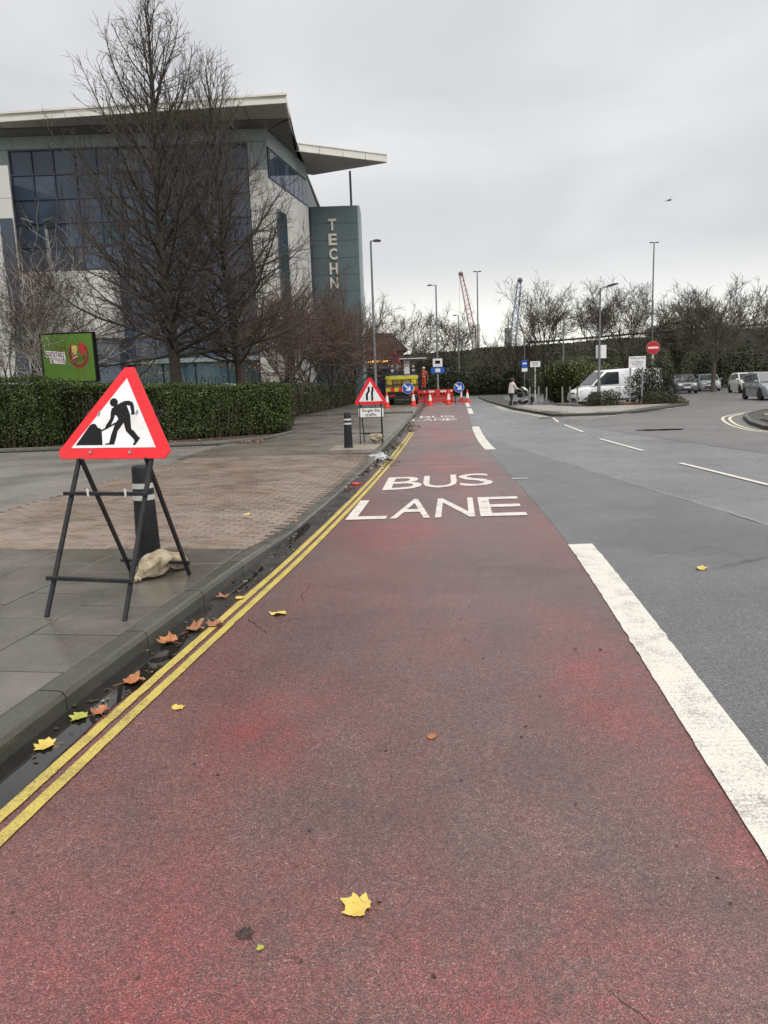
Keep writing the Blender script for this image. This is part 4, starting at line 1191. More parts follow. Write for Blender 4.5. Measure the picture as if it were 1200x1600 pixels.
# ================================================================== HEDGES
M_HEDGE = leafmat('privet_leaves', [(0, (.010, .018, .005)), (.3, (.028, .050, .011)), (.65, (.064, .102, .020)), (.92, (.12, .165, .036)), (1, (.18, .22, .075))], .5)
M_HEDGE2 = leafmat('dull_hedge_leaves', [(0, (.03, .040, .018)), (.4, (.055, .072, .032)), (.8, (.085, .105, .05)), (1, (.14, .16, .085))], .5)
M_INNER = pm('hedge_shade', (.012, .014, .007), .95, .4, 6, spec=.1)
M_STEM = pm('hedge_twigs', (.075, .052, .036), .85, .4, 9, bump=.4)
def hedge(name, label, line, heights, depth, n, size, mat, seed, lumpy=.10, top_mat=None, bare=None):
    """clipped hedge along a polyline (front face line), leaves in a shell over a shade-coloured core and stems"""
    rng = np.random.default_rng(seed)
    L = np.array(line, float); H = np.array(heights, float)
    sl = np.linalg.norm(np.diff(L, axis=0), axis=1); cum = np.r_[0, np.cumsum(sl)]; tot = cum[-1]
    def at(s): return np.stack([np.interp(s, cum, L[:, 0]), np.interp(s, cum, L[:, 1])], -1), np.interp(s, cum, H)
    def nrm(s):
        a, _ = at(np.clip(s - .1, 0, tot)); b, _ = at(np.clip(s + .1, 0, tot)); t = b - a; t /= np.linalg.norm(t, axis=-1, keepdims=True)
        return np.stack([t[..., 1], -t[..., 0]], -1)     # outward to the viewer's side
    t = thing(name, label, 'hedge', (L[0][0], L[0][1], .12)); o0 = np.array((L[0][0], L[0][1], .12))
    areas = np.array([tot * H.mean() * 1.25, tot * depth * 1.25, depth * H[-1] * 2, depth * H[0] * 2]); k = rng.choice(4, n, p=areas / areas.sum())
    s = rng.uniform(0, tot, n); s = np.where(k == 2, tot, np.where(k == 3, 0, s))
    d = rng.random(n) ** 1.8 * .22
    base, h = at(s); nn = nrm(s)
    bulge = lumpy * np.array([mnoise.noise((x * .9, 3.1 * seed, 0)) + .6 * mnoise.noise((x * 2.7, 3.1 * seed, 2)) for x in s])
    z = rng.random(n) ** .8
    P = np.zeros((n, 3)); N = np.zeros((n, 3))
    f = k == 0
    zz = z * h
    bul2 = lumpy * .8 * np.array([mnoise.noise((x * 2.1, y_ * 2.1, seed)) for x, y_ in zip(s, zz)])
    rnd_ = .22 * np.clip((z - .80) / .2, 0, 1) ** 2 + .10 * np.clip((.12 - z) / .12, 0, 1)
    P[f, :2] = base[f] + nn[f] * (bulge + bul2 - d - rnd_)[f, None]; P[f, 2] = .06 + zz[f] + (.35 * bulge * z)[f]; N[f, :2] = nn[f]; N[f, 2] = .35
    tp = k == 1; q = rng.random(n) * depth
    P[tp, :2] = base[tp] - nn[tp] * q[tp, None]; P[tp, 2] = (h + bulge * .6 + .05 * rng.random(n) - d * .5)[tp]; N[tp, 2] = 1
    spr = tp & (rng.random(n) < .10); P[spr, 2] += rng.random(spr.sum()) * .13
    tx = np.zeros((n, 2))
    for kk, sg in ((2, 1), (3, -1)):
        e = k == kk; tt_ = np.stack([-nn[e][:, 1], nn[e][:, 0]], -1) * sg
        P[e, :2] = base[e] - nn[e] * q[e, None] + tt_ * (rng.normal(0, lumpy * .5, e.sum()) + .08 - d[e])[:, None]; P[e, 2] = .06 + zz[e]; N[e, :2] = tt_
    P[:, 2] = np.maximum(P[:, 2], .03)
    if bare is not None:
        keepp = np.array([not (any(a <= x <= b for a, b in bare) and (zf < .82 * hh) and kk == 0 and rng.random() < .8) for x, zf, hh, kk in zip(s, zz, h, k)]); P, N = P[keepp], N[keepp]
    v, fc = leaf_cards(rng, P - np.array((o0[0], o0[1], 0)), N, size)
    np_mesh('foliage', v, fc, mat, t)
    # solid core, the shade inside the hedge put into its near-black colour
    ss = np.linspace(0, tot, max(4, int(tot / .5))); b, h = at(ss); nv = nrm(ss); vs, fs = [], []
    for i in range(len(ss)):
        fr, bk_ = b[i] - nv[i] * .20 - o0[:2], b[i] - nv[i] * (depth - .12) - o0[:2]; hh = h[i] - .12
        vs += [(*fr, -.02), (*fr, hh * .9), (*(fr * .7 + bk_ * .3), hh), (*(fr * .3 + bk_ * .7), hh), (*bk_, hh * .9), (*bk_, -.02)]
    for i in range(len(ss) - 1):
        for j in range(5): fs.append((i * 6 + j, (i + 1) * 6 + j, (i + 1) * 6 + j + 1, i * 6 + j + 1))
    m = MB(); m.add(vs, fs + [tuple(range(6)), tuple((len(ss) - 1) * 6 + j for j in range(6))]); m.build('inner_shade', M_INNER, t)
    ch = []
    for i in range(int(tot * 26)):
        s_ = rng.uniform(0, tot); bb, h_ = at(np.array([s_])); n_ = nrm(np.array([s_]))[0]; p = bb[0] - n_ * rng.uniform(.02, .3) - o0[:2]
        hh = h_[0] * rng.uniform(.45, .98); lean = rng.normal(0, .12, 2)
        ch.append((np.array([(p[0], p[1], 0), (p[0] + lean[0] * .5, p[1] + lean[1] * .3, hh * .5), (p[0] + lean[0], p[1] + lean[1] * .5, hh)]), np.array((.011, .008, .004))))
    chains_mesh('stems', ch, 4, M_STEM, t)
    return t
hedge('clipped_hedge', 'tall rounded hedge block at the left edge in front of the billboard', [(-15, 21.15), (-11.3, 21.2), (-9.75, 21.35)], [2.0, 1.98, 1.93], 1.5, 42000, .052, M_HEDGE, 1, .24)
hedge('clipped_hedge', 'low clipped green hedge running behind the men at work sign to the footway', [(-10.2, 22.5), (-7.2, 22.55), (-6.4, 22.5), (-2.95, 24.2)], [1.84, 1.72, 1.62, 1.50], 1.3, 58000, .052, M_HEDGE, 4, .16, bare=[(.6, 2.6)])
hedge('clipped_hedge', 'long dull green hedge along the footway beyond the second bollard', [(-4.05, 34.0), (-4.15, 37.2), (-2.8, 51), (-1.55, 65)], [1.62, 1.62, 1.55, 1.55], 1.5, 34000, .085, M_HEDGE2, 2, .16)

# ================================================================== TREES
M_BARK = pm('dark_bark', (.052, .040, .031), .85, .4, 7, bump=.8, bscale=30, dirt=(.06, .062, .04))
M_TWIG = pm('red_brown_twigs', (.062, .043, .036), .8, .35, 3)
M_TWIGR = pm('warm_red_twigs', (.105, .060, .045), .8, .35, 3)
M_BARK2 = pm('grey_bark', (.075, .062, .048), .85, .4, 6, bump=.6, bscale=25, dirt=(.07, .075, .045))
M_TWIG2 = pm('grey_brown_twigs', (.09, .077, .06), .8, .35, 3)
M_BIRCH = pm('birch_bark', (.50, .46, .40), .7, .3, 5, bump=.4, dirt=(.08, .07, .06))
rg = np.random.default_rng
plant_tree('lime_tree', 'tallest bare tree in front of the office building with its tip above the roof', (-7.1, 26.0, .1), excurrent(rg(21), 13.9, (-.05, .3), .22, 94, .19, 5.9, .74, .0062, .98, 74), M_BARK, M_TWIG)
plant_tree('lime_tree', 'second tallest bare tree standing right of the tallest one by the hedge end', (-5.1, 27.5, .1), excurrent(rg(34), 12.4, (-.55, .2), .21, 82, .19, 5.1, .72, .0062, .98, 72), M_BARK, M_TWIG)
for (x, y, h, sp, sd, lb) in [(-4.75, 38, 7.2, 3.2, 3, 'nearest of the small bare trees in the row behind the long hedge'), (-4.15, 44, 7.6, 3.2, 4, 'second of the small bare trees in the row behind the long hedge'),
                              (-3.2, 48.5, 7.6, 3.2, 5, 'third of the small bare trees in the row behind the long hedge'), (-2.8, 54, 8.0, 3.4, 6, 'fourth of the small bare trees in the row behind the long hedge'),
                              (-2.1, 60, 8.2, 3.4, 7, 'fifth of the small bare trees in the row behind the long hedge'), (-1.3, 67, 8.6, 3.4, 8, 'last of the small bare trees in the row behind the long hedge')]:
    plant_tree('street_tree', lb, (x, y, .05), decurrent(rg(sd + 60), h * 1.16, .13, 1.6, 8, 64, 3, .011, 1.0, (4, 6), 1, 10), M_BARK, M_TWIGR, 'row of small bare street trees', (8, 4, 3))
plant_tree('birch_tree', 'pale barked birch leaning left beside the green billboard', (-11.8, 27.5, .1), decurrent(rg(15), 8.0, .085, .6, 4, 40, 4, .006, 1, (3, 4), 2, 8), M_BIRCH, M_TWIG, None, (8, 5, 3))
plant_tree('young_tree', 'thin bare tree at the left edge of the picture by the white wall', (-15.2, 30.5, .1), decurrent(rg(16), 8.5, .09, 1.2, 5, 48, 4, .006, 1, (3, 4), 1, 8), M_BARK2, M_TWIG, None, (8, 5, 3))
M_YLEAF = leafmat('autumn_leaves', [(0, (.16, .09, .02)), (.6, (.34, .2, .035)), (1, (.45, .3, .06))], .6)
rr_ = rg(77)
for (x, y, z, n, lb) in [(-10.2, 31.0, 3.0, 380, 'sparse yellow leaved shrub behind the green billboard'), (-6.3, 32, 3.4, 260, 'sparse yellow leaved shrub between the two tall trees')]:
    shrub('autumn_shrub', lb, (x, y, 0), [(0, 0, z, 1.6, 1.0, 1.2), (.9, .3, z - .8, 1.2, .9, 1.0)], n, .10, M_YLEAF, M_STEM, int(n))
# right hand side and far trees
plant_tree('bare_tree', 'rounded bare tree right of the blue crane on the embankment foot', (17.6, 80, .8), decurrent(rg(101), 11.6, .2, 2.4, 8, 48, 4, .016, 1.0, (3, 4), 1, 4), M_BARK2, M_TWIG2, None, (8, 4, 3))
plant_tree('bare_tree', 'bare tree behind the near lamp post, left of its pair', (21.6, 76, .3), decurrent(rg(102), 11.0, .15, 3.2, 6, 36, 4, .016, 1.0, (3, 4), 1, 4), M_BARK2, M_TWIG2, None, (8, 4, 3))
plant_tree('bare_tree', 'bare tree leaning right behind the white van, right of its pair', (25.0, 77, .3), decurrent(rg(103), 10.8, .15, 2.8, 6, 40, 4, .016, 1.0, (3, 4), 1, 4), M_BARK2, M_TWIG2, None, (8, 4, 3))
plant_tree('bare_tree', 'broad bare tree growing between the parked cars with a mossy trunk', (28.1, 63, 0), decurrent(rg(104), 9.9, .2, 2.7, 9, 50, 4, .016, 1.1, (3, 4), 1, 4), M_BARK2, M_TWIG2, None, (8, 4, 3))
plant_tree('bare_tree', 'ivy clad bare tree left of the broad car park tree', (28.4, 72, 0), decurrent(rg(105), 9.2, .2, 3.5, 7, 46, 4, .016, 1.0, (3, 4), 1, 4), M_BARK2, M_TWIG2, None, (8, 4, 3))
plant_tree('bare_tree', 'bare tree with reddish twigs at the right edge above the silver car', (37.0, 70, 0), decurrent(rg(106), 8.8, .18, 2.6, 8, 48, 4, .016, 1.0, (3, 4), 1, 4), M_BARK2, M_TWIG, None, (8, 4, 3))
plant_tree('bare_tree', 'bare tree on the bank right of the broad car park tree', (35.6, 78, .2), decurrent(rg(112), 8.6, .18, 3.2, 6, 48, 4, .016, 1.0, (3, 4), 1, 4), M_BARK2, M_TWIG2, None, (8, 4, 3))
plant_tree('bare_tree', 'thin bare tree above the truck, left of the grey sign lamp post', (2.9, 92, .0), decurrent(rg(107), 11.6, .17, 2.8, 6, 46, 4, .016, 1.0, (3, 4), 1, 4), M_BARK2, M_TWIG2, None, (8, 4, 3))
plant_tree('bare_tree', 'small bare tree between the grey sign lamp post and the red crane', (8.0, 88, .5), decurrent(rg(108), 9.6, .16, 2.2, 6, 56, 4, .016, 1.0, (3, 4), 1, 4), M_BARK2, M_TWIG2, None, (8, 4, 3))
plant_tree('bare_tree', 'low scrubby bare tree left of the rounded tree on the bank', (14.4, 84, .4), decurrent(rg(109), 8.4, .13, 1.4, 6, 62, 3, .013, 1.0, (4, 5), 2, 8), M_BARK2, M_TWIG, None, (7, 4, 3))

# ================================================================== OFFICE BUILDING
M_GLASS = None
def glass_mat(name, c0, c1, rough=.06):
    t = NT(name)
    c = t.mix(t.orand(), c0, c1); n = t.noise(.35, 3); c = t.mix(t.rng(n, .35, .65, 0, .7), c, scl(c0, .55))
    t.set('Base Color', c); t.set('Roughness', rough); t.set('Specular IOR Level', .6); t.bump(t.noise(.6, 2), .03, .05)
    return t.m
M_GLASS = glass_mat('blue_grey_glass', (.036, .058, .098), (.085, .122, .180), .06)
M_GLASSL = glass_mat('pale_reflection_glass', (.10, .14, .17), (.2, .26, .3), .08)  # lit rooms and pale reflections painted as a lighter base colour
M_GLASST = glass_mat('teal_glass', (.015, .045, .06), (.035, .09, .12))
def clad(name, c):
    t = NT(name); n = t.noise(1.6, 5, .65, stretch=(2.2, 2.2, .12)); g = t.noise(.5, 4)
    cc = t.mix(t.ramp(n, [(.5, 0.), (.8, .45)]), t.mix(t.orand(), scl(c, .92), c), scl(c, .62)); t.set('Base Color', t.mix(t.rng(g, .3, .7, 0, .15), cc, scl(c, .8))); t.set('Roughness', .5); return t.m
M_PANELW = clad('white_cladding', (.60, .59, .56)); _mc['white_cladding'] = M_PANELW
M_PANELG = pm('grey_green_cladding', (.24, .30, .30), .45, .1, 1.0)
M_TEAL = pm('teal_cladding', (.085, .125, .136), .42, .12, .8, dirt=(.065, .10, .112))
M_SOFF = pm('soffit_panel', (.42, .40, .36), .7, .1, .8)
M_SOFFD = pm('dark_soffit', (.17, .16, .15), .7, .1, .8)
M_FASC = pm('roof_fascia', (.68, .655, .60), .5, .1, 1.5, dirt=(.5, .47, .42))
M_DFR = pm('dark_window_frame', (.05, .065, .092), .45, .2, 3)
BX, BY = -6.63, 50.0
bd = thing('office_building', 'large glass and white office building with a wide flat roof and a teal tower', 'building', (BX, BY, 0))
def W_(p): return (p[0] - BX, p[1] - BY)
def bprism(name, pts, z0, z1, mat, parent=bd): return MB().prism([W_(p) for p in pts], z0, z1).build(name, mat, parent)
# masses: core behind the cladding, side wall, low white block, projecting white block
SE = (-4.86, 58.3)
bprism('core_wall', [(-40, 50.25), (-6.8, 50.25), (-5.15, 58.2), (-5.1, 72), (-40, 72)], 0, 17.7, M_DFR)
# cladding strips on the front (each panel its own piece)
def panel_row(name, x0, x1, n, z0, z1, mat, y=50.0, th=.2):
    w = (x1 - x0) / n
    for i in range(n): bprism(name, [(x0 + w * i + .012, y), (x0 + w * (i + 1) - .012, y), (x0 + w * (i + 1) - .012, y + th), (x0 + w * i + .012, y + th)], z0 + .012, z1 - .012, mat)
panel_row('upper_panel', -34, -6.65, 12, 16.95, 17.72, M_PANELG)
panel_row('corner_panel', -7.85, -6.65, 1, 15.3, 16.94, M_PANELG)
for z in (0.0, 2.6, 5.2, 7.75, 10.3, 12.8): panel_row('corner_panel', -7.85, -6.65, 1, z, z + 2.55 if z < 12.8 else 15.29, M_PANELW)
panel_row('left_panel', -34, -22.95, 4, 15.2, 16.94, M_PANELG)
# curtain wall of panes with frames between
pane_cache = {}
def pane(w, h, mat, x, y, z, parent, rz=0, name='window_pane'):
    key = (round(w, 3), round(h, 3), mat.name)
    if key not in pane_cache:
        pane_cache[key] = MB().box(-w / 2, w / 2, -.015, .015, -h / 2, h / 2).build(name, mat, parent); o = pane_cache[key]
    else:
        o = pane_cache[key].copy(); col.objects.link(o); o.parent = parent
    o.location = (x - BX, y - BY, z); o.rotation_euler = (0, 0, rz); return o
gx0, gx1, gz0, gz1 = -22.9, -7.9, 3.75, 16.9
nc, nr = 11, 9
fr = MB(); cw, rh = (gx1 - gx0) / nc, (gz1 - gz0) / nr
for i in range(nc + 1): x = gx0 + cw * i; fr.box(x - BX - .025, x - BX + .025, -.02, .2, gz0, gz1)
for j in range(nr + 1): z = gz0 + rh * j; fr.box(gx0 - BX, gx1 - BX, .005, .18, z - .05, z + .05)
curt = fr.build('curtain_wall_frame', M_DFR, bd)
rsb = random.Random(9)
for i in range(nc):
    for j in range(nr):
        pane(cw - .06, rh - .11, (M_GLASS if rsb.random() < .9 else rsb.choice((M_GLASST, M_GLASSL))), gx0 + cw * (i + .5), 50.12, gz0 + rh * (j + .5), curt)
# ground floor shopfront in teal with a pale band
for i in range(7):
    w = 15.0 / 7; pane(w - .12, 3.3, M_GLASST, gx0 + w * (i + .5), 50.1, 1.75, bd, name='shopfront_pane')
bprism('shopfront_band', [(gx0, 49.93), (gx1, 49.93), (gx1, 50.2), (gx0, 50.2)], 3.45, 3.72, M_PANELG)
# low white block on the left front, and the white block that projects at the left edge
for i in range(6):
    for k_ in range(2):
        x = -34 + 2.9 * i + 1.45 * k_; pane(1.35, 3.9, M_GLASST if (i + k_) % 3 else M_GLASS, x + .725, 48.72, 3.0, bd, name='low_pane')
    for j in range(2, 4):
        x = -34 + 2.9 * i; bprism('white_panel', [(x + .012, 48.6), (x + 2.888, 48.6), (x + 2.888, 49.9), (x + .012, 49.9)], .9 + 2.1 * j + .012, .9 + 2.1 * (j + 1) - .012, M_PANELW)
bprism('plinth', [(-34, 48.78), (-16.6, 48.78), (-16.6, 49.9), (-34, 49.9)], 0, 5.1, M_DFR)
pj = [(-22.95, 49.98), (-21.3, 46.2)]
for j in range(8):
    z0 = .4 + 1.82 * j; bprism('white_panel', [(-22.95, 49.98), (-21.3, 46.2), (-24.5, 46.2), (-25.2, 49.98)], z0 + .01, z0 + 1.81, M_PANELW)
bprism('dark_slot', [(-21.36, 46.1), (-22.1, 46.1), (-22.1, 46.22), (-21.36, 46.22)], 1, 12.0, M_DFR)
# side wall: white cladding with a ribbon window and a tall slit
def side_pt(t, off=0.0):
    d = Vector((SE[0] + 6.63, SE[1] - 50)); n = Vector((d.y, -d.x)).normalized(); p = Vector((-6.63, 50.0)) + d * t + n * off; return (p.x, p.y)
def side(name, t0, t1, z0, z1, mat, o0=0.0, o1=-.18): return bprism(name, [side_pt(t0, o0), side_pt(t1, o0), side_pt(t1, o1), side_pt(t0, o1)], z0, z1, mat)
side('side_band', .0, 1.0, 16.7, 17.72, M_PANELG)
side('side_frame', .05, 1.0, 14.75, 16.69, M_DFR, -.06, -.2)
for i in range(8): side('window_pane', .07 + i * .115, .07 + i * .115 + .105, 14.9, 16.55, M_GLASS, -.03, -.05)
for j in range(6):
    z0 = 2.46 * j
    for (a, b) in ((0, .14), (.40, .72), (.72, 1.0)): side('white_panel', a + .003, b - .003, z0 + .012, z0 + 2.45, M_PANELW)
side('slit_window', .145, .395, 0, 13.2, M_GLASST, -.02, -.1); side('white_panel', .14, .40, 13.2, 14.74, M_PANELW)
for j in range(6): side('slit_frame', .14, .40, 2.2 * j, 2.2 * j + .09, M_DFR, .01, -.1)
# roof: soffit panels, fascia, canopy
roofp = [(-4.79, 46.0), (-40, 48.9), (-40, 74), (-4.9, 74), (-5.19, 55.5)]
rf = bprism('roof', roofp, 17.98, 18.12, M_FASC)
ins = lambda a, b, t: (lerp(a[0], b[0], t), lerp(a[1], b[1], t))
for i in range(14):
    a, b = ins((-4.85, 46.06), (-40, 48.95), i / 14), ins((-4.85, 46.06), (-40, 48.95), (i + 1) / 14); e = .03
    bprism('soffit_panel', [(a[0] - e, a[1]), (b[0] + e, b[1]), (b[0] + e, 48.6 if b[1] < 48.5 else b[1] + .05), (a[0] - e, 48.6 if a[1] < 48.5 else a[1] + .05)], 17.78, 17.97, M_SOFF, rf)
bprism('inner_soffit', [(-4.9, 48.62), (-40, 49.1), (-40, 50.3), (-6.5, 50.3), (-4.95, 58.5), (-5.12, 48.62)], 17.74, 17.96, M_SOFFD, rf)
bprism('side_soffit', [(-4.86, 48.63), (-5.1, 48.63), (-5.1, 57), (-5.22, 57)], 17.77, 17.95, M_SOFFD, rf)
def fascia(name, a, b, z0, z1, th=.12, par=rf, n=1):
    d = Vector((b[0] - a[0], b[1] - a[1])); nn = Vector((-d.y, d.x)).normalized() * th
    for i in range(n):
        p, q = Vector(a) + d * (i / n), Vector(a) + d * ((i + 1) / n); g_ = d.normalized() * .02
        bprism(name, [(p + g_)[:], (q - g_)[:], (q - g_ + nn)[:], (p + g_ + nn)[:]], z0, z1, M_FASC, par)
fascia('fascia', (-40, 48.9), (-4.79, 46.0), 17.74, 18.15, n=8); fascia('gutter', (-40, 48.84), (-4.75, 45.94), 18.15, 18.26, .2)
fascia('fascia', (-4.79, 46.0), (-5.19, 55.2), 17.74, 18.2, n=2)
cpz = [(-5.25, 54.8), (1.12, 58.2), (1.1, 58.45), (-4.6, 61.0), (-5.3, 60.5)]
cn = bprism('canopy', cpz, 17.74, 17.8, M_SOFF)
fascia('canopy_fascia', (-5.25, 54.76), (1.15, 58.17), 17.72, 18.2, .14, cn, 4); fascia('canopy_trim', (-5.25, 54.7), (1.17, 58.12), 18.2, 18.26, .16, cn)
bprism('canopy_top', cpz, 18.0, 18.1, M_FASC, cn)
MB().tube([(-1.70 - BX, 60.6 - BY, 15.2), (-1.70 - BX, 60.2 - BY, 17.74)], .085, 10).build('canopy_post', M_DFR, bd)
# tower with its vertical lettering
tw = bprism('tower', [(-5.1, 60.1), (-1.25, 60.1), (-1.1, 62.9), (-5.1, 62.9)], 0, 15.15, M_TEAL)
for j in range(12): z0 = 15.2 - 1.27 * (j + 1); bprism('tower_panel', [(-4.82, 60.0), (-1.24, 60.0), (-1.24, 60.1), (-4.82, 60.1)], z0 + .012, z0 + 1.258, M_TEAL, tw)
bprism('tower_edge', [(-5.2, 59.97), (-4.84, 59.97), (-4.84, 60.1), (-5.2, 60.1)], 0, 15.2, M_DFR, tw)
bprism('tower_return', [(-1.24, 60.02), (-1.08, 60.12), (-1.0, 62.9), (-1.09, 62.9)], 0, 15.2, M_PANELG, tw)
M_LETTER = pm('bronze_white_letters', (.62, .56, .48), .5, .2, 8)
for k, ch in enumerate('TECHN'):
    zc = 13.82 - 1.085 * k; xc = -3.22 - .03 * k / 4
    text_obj('letter_' + ch.lower(), ch, M_LETTER, lambda u, v, w: (xc - .32 + .64 * u - BX, 59.88 + .1 * (1 - w) - BY, zc - .43 + .86 * v), tw, extrude=.05, offset=.03)

# brick house far behind the trees
hb = thing('brick_house', 'brown brick house with a low gable behind the street trees and truck', 'house', (0.2, 84, 0))
M_BRK = pm('brown_brick', (.105, .062, .045), .85, .3, 3, bump=.3)
MB().box(-5, 2.6, 0, 9, 0, 5.3).build('wall', M_BRK, hb)
m = MB(); m.prism_xz([(-5.5, 5.25), (3.1, 5.25), (1.3, 7.1), (-3.6, 7.1)], -.4, 9.3); m.build('roof', pm('brown_roof_tile', (.075, .05, .04), .8, .3, 4, bump=.4), hb)
for x in (-3.4, -.9, 1.4):
    w = MB().box(x - .5, x + .5, -.06, .02, 2.9, 4.2).build('window', M_PANELW, hb); MB().box(x - .42, x + .42, -.08, -.062, 2.98, 4.12).build('pane', M_GLASS, w)

# ================================================================== BILLBOARD
bb = thing('billboard', 'green cocktail advertising board with a black frame above the hedge', 'billboard', (-10.0, 24.4, .1), R(-6))
bw_, z0, z1 = 1.72, 1.93, 3.42
MB().box(-bw_ / 2 - .05, bw_ / 2 + .05, 0, .16, z0 - .05, z1 + .05).build('frame', M_BLACK, bb)
M_BGREEN = pm('billboard_green', (.085, .185, .016), .4, .08, 2)
face = MB().box(-bw_ / 2, bw_ / 2, -.006, -.001, z0, z1).build('face', M_BGREEN, bb)
M_DRED = pm('print_dark_red', (.26, .012, .02), .5, .15, 6); M_PWHITE = pm('print_white', (.72, .70, .70), .5, .05, 6); M_PYEL = pm('print_yellow', (.66, .40, .04), .5, .2, 14)
M_PPUR = pm('print_plum', (.12, .012, .05), .5, .1, 6); M_PRED = pm('print_red', (.52, .02, .03), .5, .2, 10)
def bt(name, s, mat, x0, x1, za, zb, y, off=.0, shear=0): return text_obj(name, s, mat, lambda u, v, w: (lerp(x0, x1, u) + shear * v, y, lerp(za, zb, v) - .05 * (u)), face, offset=off)
m = MB(); m.prism_xz([(-.76, 2.93), (-.10, 2.86), (-.09, 2.70), (-.12, 2.48), (-.62, 2.53), (-.63, 2.71), (-.75, 2.72)], -.010, -.0068); m.build('text_backing', M_PWHITE, face)
bt('lettering', 'COCKTAILS', M_PPUR, -.74, -.13, 2.75, 2.895, -.0115, .02); bt('lettering', '2', M_PPUR, -.60, -.50, 2.57, 2.73, -.0115, .02); bt('lettering', 'FOR', M_PPUR, -.48, -.36, 2.63, 2.71, -.0115, .02); bt('lettering', '£10', M_PPUR, -.34, -.14, 2.555, 2.705, -.0115, .02)
bt('lettering', 'ANY', M_DRED, -.42, -.28, 2.98, 3.08, -.009, .02); bt('lettering', 'TWO', M_DRED, -.25, -.10, 2.96, 3.06, -.009, .02)
cx_, cz_ = .36, 2.78
def ring(r0, r1, sx, a0, a1, y0, y1, name, mat, n=40):
    m = MB(); vs = []
    for i in range(n + 1):
        a = R(lerp(a0, a1, i / n)); vs += [(cx_ + sx * r0 * math.cos(a), y0, cz_ + r0 * math.sin(a)), (cx_ + sx * r1 * math.cos(a), y0, cz_ + r1 * math.sin(a))]
    m.add(vs, [(2 * i, 2 * i + 1, 2 * i + 3, 2 * i + 2) for i in range(n)]); return m.build(name, mat, face)
ring(.33, .43, .78, -230, 50, -.009, 0, 'emblem_ring', M_DRED)
for k, (pts, mt) in enumerate([([(-.20, .05), (-.06, -.02), (-.02, .22), (-.12, .30), (-.22, .26)], M_PYEL), ([(.02, .12), (.10, -.06), (.22, .08), (.24, .28), (.12, .38), (.03, .34)], M_PRED), ([(-.22, .0), (-.05, -.06), (-.04, -.22), (-.16, -.2)], M_PRED), ([(.12, -.10), (.22, .02), (.2, -.14), (.14, -.22)], M_DRED)]):
    m = MB(); m.prism_xz([(cx_ + x, cz_ + z) for x, z in pts], -.0100 - .0004 * k, -.0066); m.build('emblem_shape', mt, face)
for z in (.24, .14, .04, -.06): MB().bar((cx_ - .2, -.013, cz_ + z - .06), (cx_ - .05, -.013, cz_ + z), .003, .022).build('emblem_stroke', M_PWHITE, face)
bt('lettering', 'HUNGRY', M_DRED, .20, .54, 2.26, 2.32, -.009); bt('lettering', 'HORSE', M_DRED, .23, .51, 2.15, 2.21, -.009)
for x in (-.6, .6): MB().box(x - .05, x + .05, .04, .12, 0, z0 - .05).build('post', M_BLACK, bb)

# hoop topped railing behind the hedge
rl = thing('railing', 'black hoop topped railing between the two tall tree trunks', 'railing', (-10.5, 30.2, .05))
m = MB(); m.bar((0, 0, .25), (7.0, 0, .25), .03); m.bar((0, 0, 1.75), (7.0, 0, 1.75), .03); m.build('rail', M_BLACK, rl)
h0 = None
for k in range(24):
    x = .15 + k * .29
    if h0 is None:
        pts = [(0, 0, 0), (0, 0, 1.95)] + [(.07 - .07 * math.cos(a), 0, 1.95 + .12 * math.sin(a)) for a in [i * math.pi / 8 for i in range(1, 8)]] + [(.14, 0, 1.95), (.14, 0, 0)]
        h0 = MB().tube(pts, .010, 6).build('hoop', M_BLACK, rl); o = h0
    else: o = h0.copy(); col.objects.link(o); o.parent = rl
    o.location = (x, 0, 0)

# floodlight mast by the glass front
fl = thing('floodlight_post', 'grey post with two floodlights in front of the glass wall at the left', 'lamp post', (-16.0, 38, 0))
MB().tube([(0, 0, 0), (0, 0, 9.6)], [.11, .07], 10).build('pole', M_GREYP, fl); MB().bar((-.9, 0, 9.6), (.45, 0, 9.65), .07).build('crossarm', M_DARKM, fl)
for x in (-.85, .3):
    f_ = MB(); f_.T = Matrix.Translation((x, -.15, 9.85)) @ Matrix.Rotation(R(35), 4, 'X') @ Matrix.Rotation(R(25 if x < 0 else -15), 4, 'Y'); f_.cbox((0, 0, 0), (.55, .14, .42)); fo = f_.build('floodlight', M_DARKM, fl, bevel=.03)
    g_ = MB(); g_.T = f_.T; g_.cbox((0, -.075, 0), (.45, .01, .32)); g_.build('lens', M_GLASS, fo)

